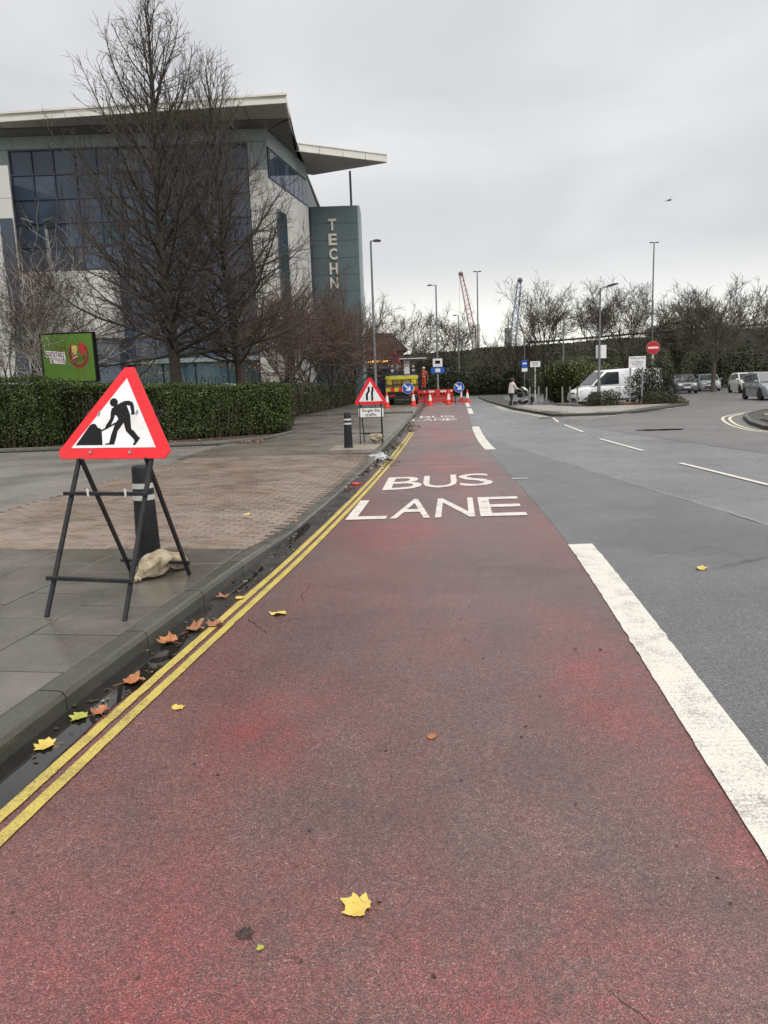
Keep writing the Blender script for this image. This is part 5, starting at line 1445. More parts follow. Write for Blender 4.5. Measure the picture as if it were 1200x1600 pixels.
# ================================================================== VEHICLES
M_TYRE = pm('tyre', (.014, .014, .015), .8, .3, 20)
M_RIM = pm('alloy_rim', (.36, .37, .38), .35, .15, 12, metal=.7)
M_CGLASS = glass_mat('car_glass', (.018, .022, .026), (.03, .036, .042), .05)
M_LAMPG = pm('headlamp_glass', (.55, .57, .58), .12, .15, 20, coat=1)
M_TRIM = pm('black_trim', (.016, .016, .017), .5, .3, 12)
M_PLATE = pm('number_plate', (.62, .62, .60), .4, .08, 12)
M_REDLAMP = pm('tail_lamp', (.35, .012, .012), .2, .2, 12, coat=1)
def paint(name, c): return pm(name, c, .32, .05, 2, coat=.7, dirt=scl(c, .7))
def interp(pts): xs, ys_ = zip(*pts); return lambda v: float(np.interp(v, xs, ys_))
wheel_cache = {}
def wheel(parent, x, y, r, w, side):
    k = (r, w)
    if k not in wheel_cache:
        hw = w / 2
        o = MB().lathe([(r * .62, -hw), (r * .93, -hw), (r, -hw * .7), (r, hw * .7), (r * .93, hw), (r * .62, hw)], 28, 'x').build('wheel', M_TYRE, parent, smooth=40)
        m = MB(); m.lathe([(0, hw - .03), (.05, hw - .02), (.06, hw - .045), (r * .58, hw - .055), (r * .63, hw - .01), (r * .63, -hw)], 28, 'x')
        m.m = 0
        for q in range(7):
            a = q * 2 * math.pi / 7; c, s_ = math.cos(a), math.sin(a); m.bar((hw - .025, .03 * c, .03 * s_), (hw - .025, r * .6 * c, r * .6 * s_), .05, .03, (1, 0, 0))
        m.build('rim', M_RIM, o, smooth=40); wheel_cache[k] = o
    else: o = copy_tree(wheel_cache[k], parent)
    o.location = (x, y, r); o.rotation_euler = (0, 0, 0 if side > 0 else math.pi)
    return o
def patch(name, pts, mat, parent, off=.012, th=.006):
    """thin pane on four 3D corners, pushed out along its normal"""
    P = [Vector(p) for p in pts]; n = (P[1] - P[0]).cross(P[-1] - P[0]).normalized(); k = len(P)
    m = MB(); m.add([p + n * (off - th) for p in P] + [p + n * off for p in P], [tuple(range(k))[::-1], tuple(range(k, 2 * k))] + [(i, (i + 1) % k, k + (i + 1) % k, k + i) for i in range(k)])
    return m.build(name, mat, parent)
def vehicle(name, label, cat, loc, rz, pmat, L=3.85, W=1.68, wb=2.46, front=.72, wr=.30, top=None, A=(1.05, .98), B=(.25, 1.46), C=(-1.30, 1.47), D=(-1.80, 1.02), zb=.19, lamps=True, van=False, tumble=.16, plate=True, group=None, grille=True):
    """lofted lower body with wheel arches, tapered cabin, panes, wheels, lamps; front is +y"""
    t = thing(name, label, cat, loc, rz, group)
    hw, hl = W / 2, L / 2; ya = (hl - front, hl - front - wb); ra = wr + .06
    ztop = interp(top)
    wfun = lambda y: hw * (1 - .20 * max(0, (abs(y) - hl + .55) / .55) ** 2.2)
    st = sorted(set([round(-hl + L * i / 30, 3) for i in range(31)] + [round(y0 + ra * math.cos(k * math.pi / 10), 3) for y0 in ya for k in range(11)] + [-hl + .03, hl - .03]))
    vs, fs = [], []; n = 17
    for y in st:
        w = wfun(y); zt = ztop(y); za = zb
        e = abs(y) - hl + .14
        zlo = zb + (.08 * (max(0, e) / .14) ** 1.5)
        for y0 in ya:
            if abs(y - y0) < ra + 1e-6: za = max(za, wr + math.sqrt(max(0, ra * ra - (y - y0) ** 2)))
        za = max(za, zlo); zm = max(lerp(zlo, zt, .55), za + .05)
        half_ = [(0, zlo), (w * .70, zlo), (w * .70, za), (w * .96, za), (w, max(zlo + .14, za + .03)), (w, zm), (w * .985, zt - .13), (w * .93, zt - .03), (w * .6, zt + .012)]
        ring_ = half_ + [(0, zt + .02)][:0] + [(-x, z) for x, z in reversed(half_[1:])]
        vs += [(x, y, z) for x, z in ring_]; n = len(ring_)
    for i in range(len(st) - 1):
        for k in range(n): fs.append((i * n + k, i * n + (k + 1) % n, (i + 1) * n + (k + 1) % n, (i + 1) * n + k))
    fs += [tuple(range(n)), tuple((len(st) - 1) * n + k for k in range(n))[::-1]]
    m = MB(); m.add(vs, fs); body = m.build('body', pmat, t, smooth=38)
    # cabin
    wbt, wtp = hw * .97, hw * (.97 - tumble)
    def cab(y, z, top_): return [(-(wtp if top_ else wbt), y, z), ((wtp if top_ else wbt), y, z)]
    ym = lerp(B[0], C[0], .5)
    g = cab(A[0], A[1] - .04, 0) + cab(B[0], B[1], 1) + cab(ym, max(B[1], C[1]) + .025, 1) + cab(C[0], C[1], 1) + cab(D[0], D[1] - .04, 0) + cab(ym, lerp(A[1], D[1], .5) - .06, 0)
    m = MB(); m.add(g, [(0, 1, 3, 2), (2, 3, 5, 4), (4, 5, 7, 6), (6, 7, 9, 8), (0, 2, 4, 10), (10, 4, 6, 8), (1, 11, 5, 3), (11, 9, 7, 5), (0, 10, 11, 1), (10, 8, 9, 11)])
    cabn = m.build('cabin', pmat, t, bevel=.05, seg=3, smooth=40)
    def on(y, f, sgn, inset=.0):   # point on side glass: fraction f from belt to roof
        zb_ = lerp(A[1], D[1], (A[0] - y) / (A[0] - D[0]))
        if y > B[0]: zt_ = lerp(A[1], B[1], (A[0] - y) / (A[0] - B[0]))
        elif y < C[0]: zt_ = lerp(D[1], C[1], (y - D[0]) / (C[0] - D[0]))
        else: zt_ = lerp(B[1], C[1], (B[0] - y) / (B[0] - C[0]))
        full = lerp(B[1], C[1], .5) - zb_
        z = lerp(zb_, zt_, f); x = lerp(wbt, wtp, max(0, min(1, (z - zb_) / full)))
        return (sgn * x, y, z)
    q = lambda a, b, f: tuple(lerp(a[i], b[i], f) for i in range(3))
    wsA0, wsA1, wsB0, wsB1 = (-wbt * .9, A[0], A[1]), (wbt * .9, A[0], A[1]), (-wtp * .9, B[0], B[1]), (wtp * .9, B[0], B[1])
    patch('windscreen', [q(wsA0, wsB0, .06), q(wsA0, wsB0, .90), q(wsA1, wsB1, .90), q(wsA1, wsB1, .06)], M_CGLASS, t)
    rA0, rA1, rB0, rB1 = (-wbt * .86, D[0], D[1]), (wbt * .86, D[0], D[1]), (-wtp * .88, C[0], C[1]), (wtp * .88, C[0], C[1])
    if not van: patch('rear_window', [q(rA1, rB1, .15), q(rA1, rB1, .88), q(rA0, rB0, .88), q(rA0, rB0, .15)], M_CGLASS, t)
    yf = lerp(A[0], B[0], .22)
    mids = [lerp(A[0], B[0], .95), lerp(B[0], C[0], .42)] if not van else [lerp(A[0], B[0], .9), B[0] - .75]
    for sgn in (1, -1):
        spans = [(yf, mids[1] + .04)] + ([] if van else [(mids[1] - .04, lerp(C[0], D[0], .35))])
        for a, b in spans:
            pts = [on(a, .10, sgn), on(b, .10, sgn), on(b, .84, sgn), on(min(a, B[0] - .05), .84, sgn) if a > B[0] else on(a, .84, sgn)]
            if a > B[0]: pts = [on(a, .10, sgn), on(b, .10, sgn), on(b, .86, sgn), on(B[0] - .03, .86, sgn), on(a - .02, .6, sgn)]
            patch('side_window', pts if sgn < 0 else pts[::-1], M_CGLASS, t, .014)
        ms = MB(); ms.cbox((0, 0, 0), (.20, .10, .13)); mo = ms.build('door_mirror', pmat if not van else M_TRIM, t, bevel=.03); mo.location = (sgn * (hw + .07), lerp(A[0], B[0], .28), A[1] + .06)
        for yd in ([mids[1] + .14] + ([lerp(C[0], D[0], .1)] if not van else [mids[1] - .35])):
            h_ = MB().cbox((0, 0, 0), (.02, .18, .03)).build('door_handle', pmat, t); h_.location = (sgn * (wfun(yd) + .004), yd, A[1] - .12)
        for yd in [mids[1], lerp(A[0], B[0], .05)] + ([lerp(C[0], D[0], .2)] if not van else [mids[1] - 1.15]):
            MB().box(sgn * (hw - .004), sgn * (hw + .002), yd - .006, yd + .006, .34, A[1] - .05).build('door_gap', M_TRIM, body)
        for y0 in ya: wheel(t, sgn * (hw - .105), y0, wr, .20, sgn)
    fy = hl; zf = ztop(hl - .18)
    if lamps:
        for sgn in (1, -1):
            a = (sgn * wfun(hl) * .98, hl - .10, zf - .20); b = (sgn * wfun(hl) * .55, hl + .0, zf - .24)
            hlm = MB(); hlm.lathe([(0, -.06), (.09, -.055), (.13, -.02), (.135, .02), (.12, .05)], 14, 'y'); ho = hlm.build('headlight', M_LAMPG, t, smooth=50)
            ho.location = (sgn * wfun(hl) * .80, hl - .10, zf - .17); ho.scale = (1.15, -1.1, .8); ho.rotation_euler = (0, 0, -sgn * .35)
            tl = MB().cbox((0, 0, 0), (.10, .12, .26)).build('tail_light', M_REDLAMP, t, bevel=.02); tl.location = (sgn * (wfun(-hl + .08) - .03), -hl + .07, ztop(-hl + .1) - .2)
        if grille: MB().cbox((0, hl - .01, .36), (W * .55, .05, .15)).build('grille', M_TRIM, t, bevel=.02)
        MB().cbox((0, hl - .01, zf - .16), (W * .30, .045, .07)).build('upper_grille', M_TRIM, t, bevel=.015)
        if plate: MB().cbox((0, hl + .022, .50), (.52, .012, .115)).build('number_plate', M_PLATE, t)
    return t
HATCH = [(-1.95, .86), (-1.80, 1.0), (-.5, .98), (.9, .965), (1.25, .92), (1.62, .80), (1.86, .66), (1.93, .55)]
vehicle('parked_car', 'silver grey hatchback nearest in the car park, cut by the right edge', 'car', (21.75, 41.9, .004), R(172), paint('silver_grey_paint', (.20, .215, .225)), 3.8, 1.72, 2.46, .70, .31, HATCH, (1.02, .97), (.28, 1.50), (-1.2, 1.53), (-1.75, 1.04), group='cars parked in the car park')
vehicle('parked_car', 'white hatchback parked just behind the silver grey car', 'car', (27.9, 57.0, .004), R(172), paint('white_paint', (.62, .61, .58)), 3.7, 1.68, 2.4, .68, .30, HATCH, (1.0, .97), (.25, 1.48), (-1.2, 1.50), (-1.7, 1.04), group='cars parked in the car park')
vehicle('parked_car', 'dark grey car facing the road, leftmost of the parked cars', 'car', (24.9, 61.5, .004), R(168), paint('charcoal_paint', (.045, .05, .052)), 4.1, 1.80, 2.6, .80, .33, [(-2.05, .9), (-1.9, 1.02), (.9, 1.0), (1.5, .96), (1.9, .86), (2.05, .6)], (1.0, 1.0), (.3, 1.52), (-1.3, 1.52), (-1.85, 1.04), group='cars parked in the car park')
vehicle('parked_car', 'pale grey car half hidden behind the mossy tree trunk', 'car', (29.3, 67.0, .004), R(165), paint('pale_grey_paint', (.30, .32, .33)), 4.2, 1.80, 2.6, .82, .32, [(-2.1, .88), (-1.9, 1.0), (.9, .98), (1.5, .92), (1.95, .8), (2.1, .55)], (1.05, .97), (.3, 1.45), (-1.3, 1.45), (-1.85, 1.02), group='cars parked in the car park')
van = vehicle('panel_van', 'white panel van parked behind the shrubs facing left', 'van', (13.35, 42.6, .004), R(96), paint('van_white_paint', (.70, .71, .72)), 4.95, 1.98, 2.93, .95, .34, [(-2.48, 1.02), (-2.3, 1.1), (.9, 1.12), (1.55, 1.10), (2.0, .98), (2.35, .84), (2.48, .60)], (1.75, 1.10), (.85, 1.93), (-2.38, 1.97), (-2.46, 1.02), .24, van=True, tumble=.13)
_bm = lambda nm, pts, mt: patch(nm, pts, mt, van, .014)
_bm('headlight', [(-.985, 1.88, .96), (-.965, 2.08, .80), (-.85, 2.40, .72), (-.86, 2.32, .86)], M_LAMPG)
_bm('bumper_trim', [(-.97, 2.10, .50), (-.97, 2.10, .36), (-.83, 2.46, .36), (-.83, 2.46, .52)], M_TRIM)
_bm('sill_trim', [(-.99, 1.0, .36), (-.99, -.9, .36), (-.99, -.9, .27), (-.99, 1.0, .27)], M_TRIM)
_bm('side_panel_crease', [(-.99, -.25, .80), (-.99, -2.2, .80), (-.99, -2.2, .775), (-.99, -.25, .775)], M_GREYP)
vehicle('distant_car', 'small blue grey car driving along the top of the embankment', 'car', (38.0, 101.5, 6.55), R(-90), paint('blue_grey_paint', (.14, .17, .2)), 4.1, 1.75, 2.5, .8, .31, HATCH, (1.0, .98), (.3, 1.46), (-1.2, 1.47), (-1.75, 1.03))
vehicle('parked_car', 'white car whose roof shows over the hedge between the tall trees', 'car', (-7.6, 35.5, 0.1), R(85), paint('roof_white_paint', (.6, .6, .6)), 4.3, 1.8, 2.6, .82, .32, [(-2.1, .98), (-1.9, 1.1), (.9, 1.05), (1.5, 1.0), (1.95, .85), (2.15, .6)], (1.05, 1.05), (.3, 1.72), (-1.5, 1.74), (-2.0, 1.12), group='cars behind the hedge')
vehicle('parked_car', 'white car whose roof shows over the hedge left of the tallest tree', 'car', (-11.6, 36.0, 0.1), R(85), paint('roof_white_paint', (.6, .6, .6)), 4.2, 1.78, 2.6, .82, .32, [(-2.1, .98), (-1.9, 1.1), (.9, 1.05), (1.5, 1.0), (1.95, .85), (2.1, .6)], (1.05, 1.05), (.3, 1.72), (-1.5, 1.74), (-1.95, 1.12), group='cars behind the hedge')

# ------------------------------------------------------------------ works truck, machine, lorry
M_HIVIS = pm('hi_vis_yellow', (.55, .52, .03), .5, .15, 4, dirt=(.3, .26, .05)); M_NAVY = pm('navy_paint', (.010, .016, .045), .4, .3, 3, coat=.4)
M_AMBER = pm('amber_lens', (.7, .25, .02), .3, .1, 9); M_OCHRE = pm('dirty_yellow_steel', (.20, .135, .03), .6, .4, 4, dirt=(.07, .04, .02))
tk = thing('works_truck', 'works truck seen from behind with a yellow chevron tailboard', 'truck', (1.55, 52.2, .115), R(-3))
MB().box(-1.1, 1.1, 0, 4.0, .78, .92).build('bed', M_TRIM, tk)
MB().box(-1.12, 1.12, -.02, .03, .92, 1.74).build('tailboard', M_OCHRE, tk)
for x in (-.62, 0, .62): MB().box(x - .03, x + .03, -.05, -.021, 1.2, 1.74).build('tailboard_rib', M_TRIM, tk)
MB().box(-1.12, 1.12, -.055, -.022, 1.38, 1.43).build('tailboard_rail', M_TRIM, tk)
MB().box(-1.12, 1.12, -.04, .02, 1.76, 2.0).build('warning_board', M_HIVIS, tk)
M_DKG = pm('print_dark_green', (.03, .09, .03), .5, .2, 8)
ch = MB()
for k in range(8):
    x = -1.12 + .28 * k
    ch.m = k % 2; ch.add([(x, -.03, .93), (x + .28, -.03, .93), (x + .28 + (.0 if k == 7 else .08), -.03, 1.18), (x + (.0 if k == 0 else .08), -.03, 1.18)], [(0, 1, 2, 3)])
ch.build('chevrons', [M_HIVIS, M_SIGNRED], tk)
for s in (-1, 1):
    MB().box(s * .84 - .16, s * .84 + .16, -.07, -.041, 1.42, 1.72).build('lamp_box', M_HIVIS, tk); MB().lathe([(.07, -.09), (.07, -.07)], 12, 'y', (s * .84, 0, 1.57)).build('lamp', M_AMBER, tk)
    MB().box(s * .75 - .28, s * .75 + .28, -.06, .0, .60, .72).build('tail_light', M_REDLAMP, tk); MB().box(s * 1.12 - .05, s * 1.12 + .05, .05, 4.0, .92, 1.4).build('side_board', M_TRIM, tk)
    for yy_ in (.9, 4.9): wheel(tk, s * .92, yy_, .46, .34, s)
MB().box(-1.05, 1.05, -.1, .1, .42, .58).build('under_run_bar', M_TRIM, tk); MB().box(-.45, .45, .1, 5.6, .5, .8).build('chassis', M_TRIM, tk)
cb = MB().box(-1.08, 1.08, 4.1, 5.9, .7, 2.1).build('cab', M_NAVY, tk, bevel=.1); MB().box(-.9, .9, 4.07, 4.1, 1.5, 1.95).build('rear_window', M_CGLASS, cb)
mc = thing('paving_machine', 'dark blue road machine with a flat white canopy beyond the truck', 'machine', (1.9, 60.5, .008), R(-3))
MB().box(-1.5, 1.3, 0, 5.5, .45, 2.1).build('body', M_NAVY, mc, bevel=.06); MB().box(-1.1, 1.1, .5, 4.5, 2.1, 2.72).build('engine_cover', M_NAVY, mc, bevel=.08)
MB().box(-.25, 1.95, -.3, 3.2, 3.46, 3.55).build('canopy_roof', pm('canopy_white', (.45, .46, .48), .5, .1, 2), mc, bevel=.03)
for x, y in ((-.1, .2), (1.5, .2), (-.1, 2.9), (1.5, 2.9)): MB().bar((x, y, 2.0), (x, y, 3.47), .08).build('canopy_post', M_TRIM, mc)
MB().box(.12, .55, .1, .16, 2.3, 3.4).build('side_panel', M_SIGNWHITE, mc)
for x, z in ((-.85, 2.92), (-.85, 2.6), (.85, 2.92), (.85, 2.6), (0.1, 2.62)): MB().lathe([(.10, -.09), (.13, -.02), (.13, .02)], 12, 'y', (x, .42, z)).build('work_lamp', M_LAMPG, mc)
MB().box(-.5, .0, .44, .49, 2.85, 3.0).build('label_plate', M_SIGNWHITE, mc)
for s in (-1.3, 1.1): MB().box(s - .22, s + .22, -.2, 5.2, 0, .62).build('track', M_TYRE, mc, bevel=.12)
MB().box(1.3, 2.05, -.2, 1.2, .95, 1.05).build('step_platform', M_TRIM, mc); MB().bar((1.98, -.15, 0), (1.98, -.15, 1.0), .07).build('platform_leg', M_TRIM, mc); MB().bar((1.98, 1.1, 0), (1.98, 1.1, 1.0), .07).build('platform_leg', M_TRIM, mc)
lo = thing('lorry', 'dark blue lorry with an amber light bar and red folded crane behind the machine', 'lorry', (-.2, 68, .008), R(-4))
MB().box(-1.25, 1.25, 0, 2.2, .6, 3.1).build('cab', M_NAVY, lo, bevel=.12); MB().box(-1.2, 1.2, 2.4, 8.5, 1.0, 1.25).build('bed', M_TRIM, lo); MB().box(-1.0, 1.0, -.03, .0, 1.8, 2.7).build('windscreen', M_CGLASS, lo)
for s in (-1, 1):
    for yy_ in (1.1, 6.6): wheel(lo, s * 1.05, yy_, .48, .34, s)
    MB().lathe([(.11, -.08), (.14, 0)], 12, 'y', (s * .9, 0, 1.05)).build('headlight', M_LAMPG, lo)
t_ = NT('amber_light'); t_.set('Base Color', (.8, .35, .03)); t_.set('Emission Color', (1, .42, .06)); t_.set('Emission Strength', t_.rng(t_.noise(4, 2), .3, .7, .5, 1.6))
MB().box(-.95, .95, .5, .75, 3.55, 3.70).build('light_bar', t_.m, lo); MB().box(-.8, -.7, .55, .7, 3.1, 3.55).build('light_bracket', M_TRIM, lo); MB().box(.7, .8, .55, .7, 3.1, 3.55).build('light_bracket', M_TRIM, lo)
M_CRANER = pm('crane_red', (.34, .03, .03), .5, .25, 3)
cr_ = MB(); cr_.bar((1.2, 2.7, 1.2), (1.4, 2.7, 4.4), .3); cr_.bar((1.4, 2.7, 4.3), (2.1, 2.9, 3.2), .24); cr_.bar((1.45, 2.6, 4.6), (1.3, 2.9, 3.0), .18); cr_.cbox((1.4, 2.6, 4.45), (.6, .4, .5)); cr_.build('folded_crane', M_CRANER, lo, bevel=.03, seg=1)

# ================================================================== PEOPLE
M_SKIN = pm('skin', (.45, .27, .20), .55, .1, 20); M_HAIR = pm('dark_hair', (.035, .024, .018), .6, .3, 30); M_CREAM = pm('cream_fleece', (.58, .49, .47), .9, .1, 14, bump=.5, bscale=60); M_LEGG = pm('black_leggings', (.012, .012, .014), .75, .2, 14)
M_ORANGE = pm('hi_vis_orange', (.50, .07, .025), .7, .2, 10); M_SHOE = pm('dark_shoes', (.03, .03, .032), .6, .3, 10); M_SOLE = pm('pale_sole', (.5, .5, .5), .6, .1, 10)
def body_mesh(name, J, E, radii, mats, pick, parent):
    """one continuous skinned figure; pick(co) gives the material index of a face"""
    me = bpy.data.meshes.new(name); keys = list(J); me.from_pydata([J[k] for k in keys], [(keys.index(a), keys.index(b)) for a, b in E], [])
    o = bpy.data.objects.new(name, me); col.objects.link(o)
    sk = o.modifiers.new('skin', 'SKIN'); sk.use_smooth_shade = True
    for i, k in enumerate(keys):
        r = radii[k]; me.skin_vertices[0].data[i].radius = r if hasattr(r, '__len__') else (r, r)
    me.skin_vertices[0].data[keys.index('pelvis')].use_root = True
    ss = o.modifiers.new('sub', 'SUBSURF'); ss.levels = ss.render_levels = 2
    bpy.context.view_layer.update()
    m2 = bpy.data.meshes.new_from_object(o.evaluated_get(bpy.context.evaluated_depsgraph_get()))
    bpy.data.objects.remove(o); m2.materials.clear()
    for m in mats: m2.materials.append(m)
    for p in m2.polygons: p.material_index = pick(p.center); p.use_smooth = True
    ob = bpy.data.objects.new(name, m2); return link(ob, parent)
def fingers(parent, wrist, d, up, mat, curl=.9):
    """palm side fingers: four of unequal length plus a thumb, each a bent tapering chain"""
    d, up = Vector(d).normalized(), Vector(up).normalized(); sd = d.cross(up).normalized(); w = Vector(wrist); m = MB()
    for k, l in enumerate((.068, .078, .072, .056)):
        b = w + d * .075 + sd * (.03 - .02 * k); c1 = b + (d * math.cos(curl * .4) - up * math.sin(curl * .4)) * l * .5; c2 = c1 + (d * math.cos(curl * 1.4) - up * math.sin(curl * 1.4)) * l * .5
        m.tube([w + d * .04 + sd * (.022 - .015 * k), b, c1, c2], [.014, .0105, .0095, .007], 6)
    b = w + d * .03 + sd * .03; m.tube([b, b + sd * .03 + d * .02 - up * .01, b + sd * .035 + d * .055 - up * .03], [.014, .011, .008], 6)
    return m.build('fingers', mat, parent, smooth=60)
def person(label, loc, rz, J, rad, pick, mats, E, group=None):
    t = thing('person', label, 'person', loc, rz, group); b = body_mesh('body', J, E, rad, mats, pick, t); return t, b
EDG = [('pelvis', 'waist'), ('waist', 'chest'), ('chest', 'neck'), ('neck', 'chin'), ('chin', 'skull'), ('skull', 'crown'), ('chest', 'sl'), ('sl', 'el'), ('el', 'wl'), ('wl', 'pl'), ('chest', 'sr'), ('sr', 'er'), ('er', 'wr'), ('wr', 'pr'),
       ('pelvis', 'hl'), ('hl', 'kl'), ('kl', 'al'), ('al', 'tl'), ('pelvis', 'hr'), ('hr', 'kr'), ('kr', 'ar'), ('ar', 'tr')]
RAD = dict(pelvis=(.155, .125), waist=(.14, .11), chest=(.165, .12), neck=.055, chin=.072, skull=.098, crown=.075, sl=.075, el=.055, wl=.038, pl=.034, sr=.075, er=.055, wr=.038, pr=.034, hl=.10, kl=.068, al=.045, tl=.038, hr=.10, kr=.068, ar=.045, tr=.038)
def face(parent, c, f, hair, s=1.0):
    """eyes, nose, mouth, ears on a head centred at c looking along +y (local)"""
    c = Vector(c); m = MB(); m.lathe([(.0, .0), (.016, .012), (.0, .03)], 6, 'y', (c.x, c.y + .088, c.z - .02)); m.build('nose', M_SKIN, parent)
    for sx in (-1, 1):
        MB().lathe([(0, -.008), (.011, 0), (0, .008)], 8, 'y', (c.x + sx * .032, c.y + .092, c.z + .008)).build('eye', M_BLACK, parent)
        MB().lathe([(0, -.01), (.022, 0), (0, .012)], 8, 'x', (c.x + sx * .098, c.y, c.z - .005)).build('ear', M_SKIN, parent)
    MB().cbox((c.x, c.y + .088, c.z - .06), (.045, .01, .010)).build('mouth', M_REDLAMP, parent)
# walker with the pram: heading to the right and away, leaning into the handle
Jw = dict(pelvis=(0, 0, .90), waist=(0, .02, 1.06), chest=(0, .07, 1.28), neck=(0, .10, 1.42), chin=(0, .125, 1.49), skull=(0, .12, 1.555), crown=(0, .105, 1.60), sl=(-.17, .07, 1.33), el=(-.22, .16, 1.09), wl=(-.17, .38, 1.03), pl=(-.16, .45, 1.04), sr=(.17, .07, 1.33), er=(.22, .16, 1.09), wr=(.17, .38, 1.03), pr=(.16, .45, 1.04),
          hl=(-.09, 0, .84), kl=(-.09, .10, .47), al=(-.09, .05, .08), tl=(-.09, .19, .035), hr=(.09, 0, .84), kr=(.09, -.03, .46), ar=(.09, -.22, .10), tr=(.09, -.10, .035))
def pickw(c):
    if c.z > 1.44: return 0
    if c.y > .40 and c.z > .9: return 0
    if c.z > .86: return 1
    return 2 if c.z > .11 else 3
rw_ = dict(RAD); rw_.update(pelvis=(.19, .16), waist=(.185, .16), chest=(.185, .15), sl=.09, el=.075, wl=.05, sr=.09, er=.075, wr=.05)
wk, wb_ = person('person in a cream top and black leggings pushing a pram across the road', (7.72, 44.0, .006), R(-62), Jw, rw_, pickw, [M_SKIN, M_CREAM, M_LEGG, M_SHOE], EDG)
m = MB(); m.lathe([(0, .118), (.06, .108), (.098, .06), (.108, 0), (.10, -.05), (.07, -.085)], 14); ho = m.build('hair', M_HAIR, wk, smooth=60); ho.location = (0, .095, 1.575); ho.scale = (.98, 1.08, 1)
MB().lathe([(0, -.06), (.045, -.03), (.05, 0), (.04, .035), (0, .055)], 10, 'y', (0, -.03, 1.60)).build('hair_bun', M_HAIR, wk, smooth=60)
face(wk, (0, .135, 1.54), 1, M_HAIR)
fingers(wk, (-.16, .42, 1.035), (0, 1, .05), (0, 0, 1), M_SKIN); fingers(wk, (.16, .42, 1.035), (0, 1, .05), (0, 0, 1), M_SKIN)
hem = MB(); hem.lathe([(.20, .80), (.205, .86), (.195, .95), (.19, 1.05)], 18); hm_ = hem.build('jumper_hem', M_CREAM, wk, smooth=60); hm_.scale = (1, .85, 1); hm_.location = (0, .01, 0)
# pram
pr = thing('pram', 'black pram with a pale raised hood pushed by the person in the cream top', 'pram', (8.18, 44.25, .006), R(-62))
m = MB()
for s in (-.26, .26):
    m.tube([(s, -.02, 1.02), (s, .22, .72), (s, .75, .30)], .016, 6); m.tube([(s, .22, .72), (s, .02, .17)], .014, 6); m.tube([(s, .55, .46), (s, .10, .30)], .012, 6)
m.tube([(-.26, -.02, 1.02), (.26, -.02, 1.02)], .018, 6); m.build('frame', M_ZINC, pr, smooth=40)
st_ = MB(); st_.prism_xz([(-.24, 0), (.24, 0), (.22, .28), (-.22, .28)], 0, .62); so = st_.build('seat', M_TRIM, pr, bevel=.05); so.location = (0, .12, .52); so.rotation_euler = (R(12), 0, 0)
hd = MB(); vs, fs = [], []
for i in range(9):
    a = R(-20 + 125 * i / 8)
    for j in range(9):
        b = R(-90 + 180 * j / 8); x = .27 * math.sin(b); rr2 = .40 * (.55 + .45 * math.cos(b)); vs.append((x, .30 - rr2 * math.cos(a) * -1 * .9, .72 + rr2 * math.sin(a) + .02))
fs = [(i * 9 + j, i * 9 + j + 1, (i + 1) * 9 + j + 1, (i + 1) * 9 + j) for i in range(8) for j in range(8)]
hd.add(vs, fs); hd.build('hood', pm('pale_hood_fabric', (.50, .49, .44), .7, .15, 8), pr, smooth=60)
MB().box(-.22, .22, .12, .62, .20, .36).build('basket', M_TRIM, pr, bevel=.04)
MB().box(-.16, .16, .92, 1.10, .22, .56).build('foot_bag', M_TRIM, pr, bevel=.05)
for s in (-.29, .29):
    for y, r in ((.02, .165), (.72, .13)):
        w_ = MB().lathe([(r * .6, -.02), (r * .9, -.025), (r, 0), (r * .9, .025), (r * .6, .02)], 18, 'x').build('wheel', M_TYRE, pr, smooth=40); w_.location = (s, y, r)
        MB().lathe([(0, .0), (r * .62, .012), (r * .62, -.012), (0, -.014)], 14, 'x').build('rim', M_ZINC, w_)
# worker standing on the machine's step
Jk = dict(Jw); Jk.update(chest=(0, .0, 1.34), neck=(0, .0, 1.50), chin=(0, .02, 1.57), skull=(0, .015, 1.64), crown=(0, .0, 1.69), waist=(0, 0, 1.1), sl=(-.19, 0, 1.40), el=(-.27, .02, 1.13), wl=(-.22, .14, .92), pl=(-.21, .18, .86), sr=(.19, 0, 1.40), er=(.29, -.02, 1.13), wr=(.30, .06, .90), pr=(.30, .08, .83), kl=(-.10, .02, .49), al=(-.11, 0, .08), tl=(-.12, .14, .035), kr=(.10, .02, .49), ar=(.11, -.04, .08), tr=(.13, .10, .035))
def pickk(c):
    if c.z > 1.50: return 0
    if c.z < .11: return 2
    if c.z < .90 and abs(c.x) > .19 : return 0
    return 1
ok_, _ = person('worker in orange clothing and a pale helmet standing beside the road machine', (3.58, 60.75, 1.062), R(-20), Jk, RAD, pickk, [M_SKIN, M_ORANGE, M_SHOE], EDG)
m = MB(); m.lathe([(.145, 0), (.125, .012), (.122, .06), (.09, .12), (0, .145)], 16); m.build('helmet', M_CONEW, ok_, smooth=50).location = (0, .01, 1.66)
face(ok_, (0, .03, 1.61), 1, M_HAIR); fingers(ok_, (-.21, .16, .88), (0, .4, -.9), (0, 1, .3), M_SKIN); fingers(ok_, (.30, .07, .85), (0, .2, -.97), (0, 1, .2), M_SKIN)
for z in (1.0, 1.2): MB().lathe([(.158, z), (.158, z + .05)], 16).build('reflective_band', M_REFL, ok_).scale = (1, .8, 1)

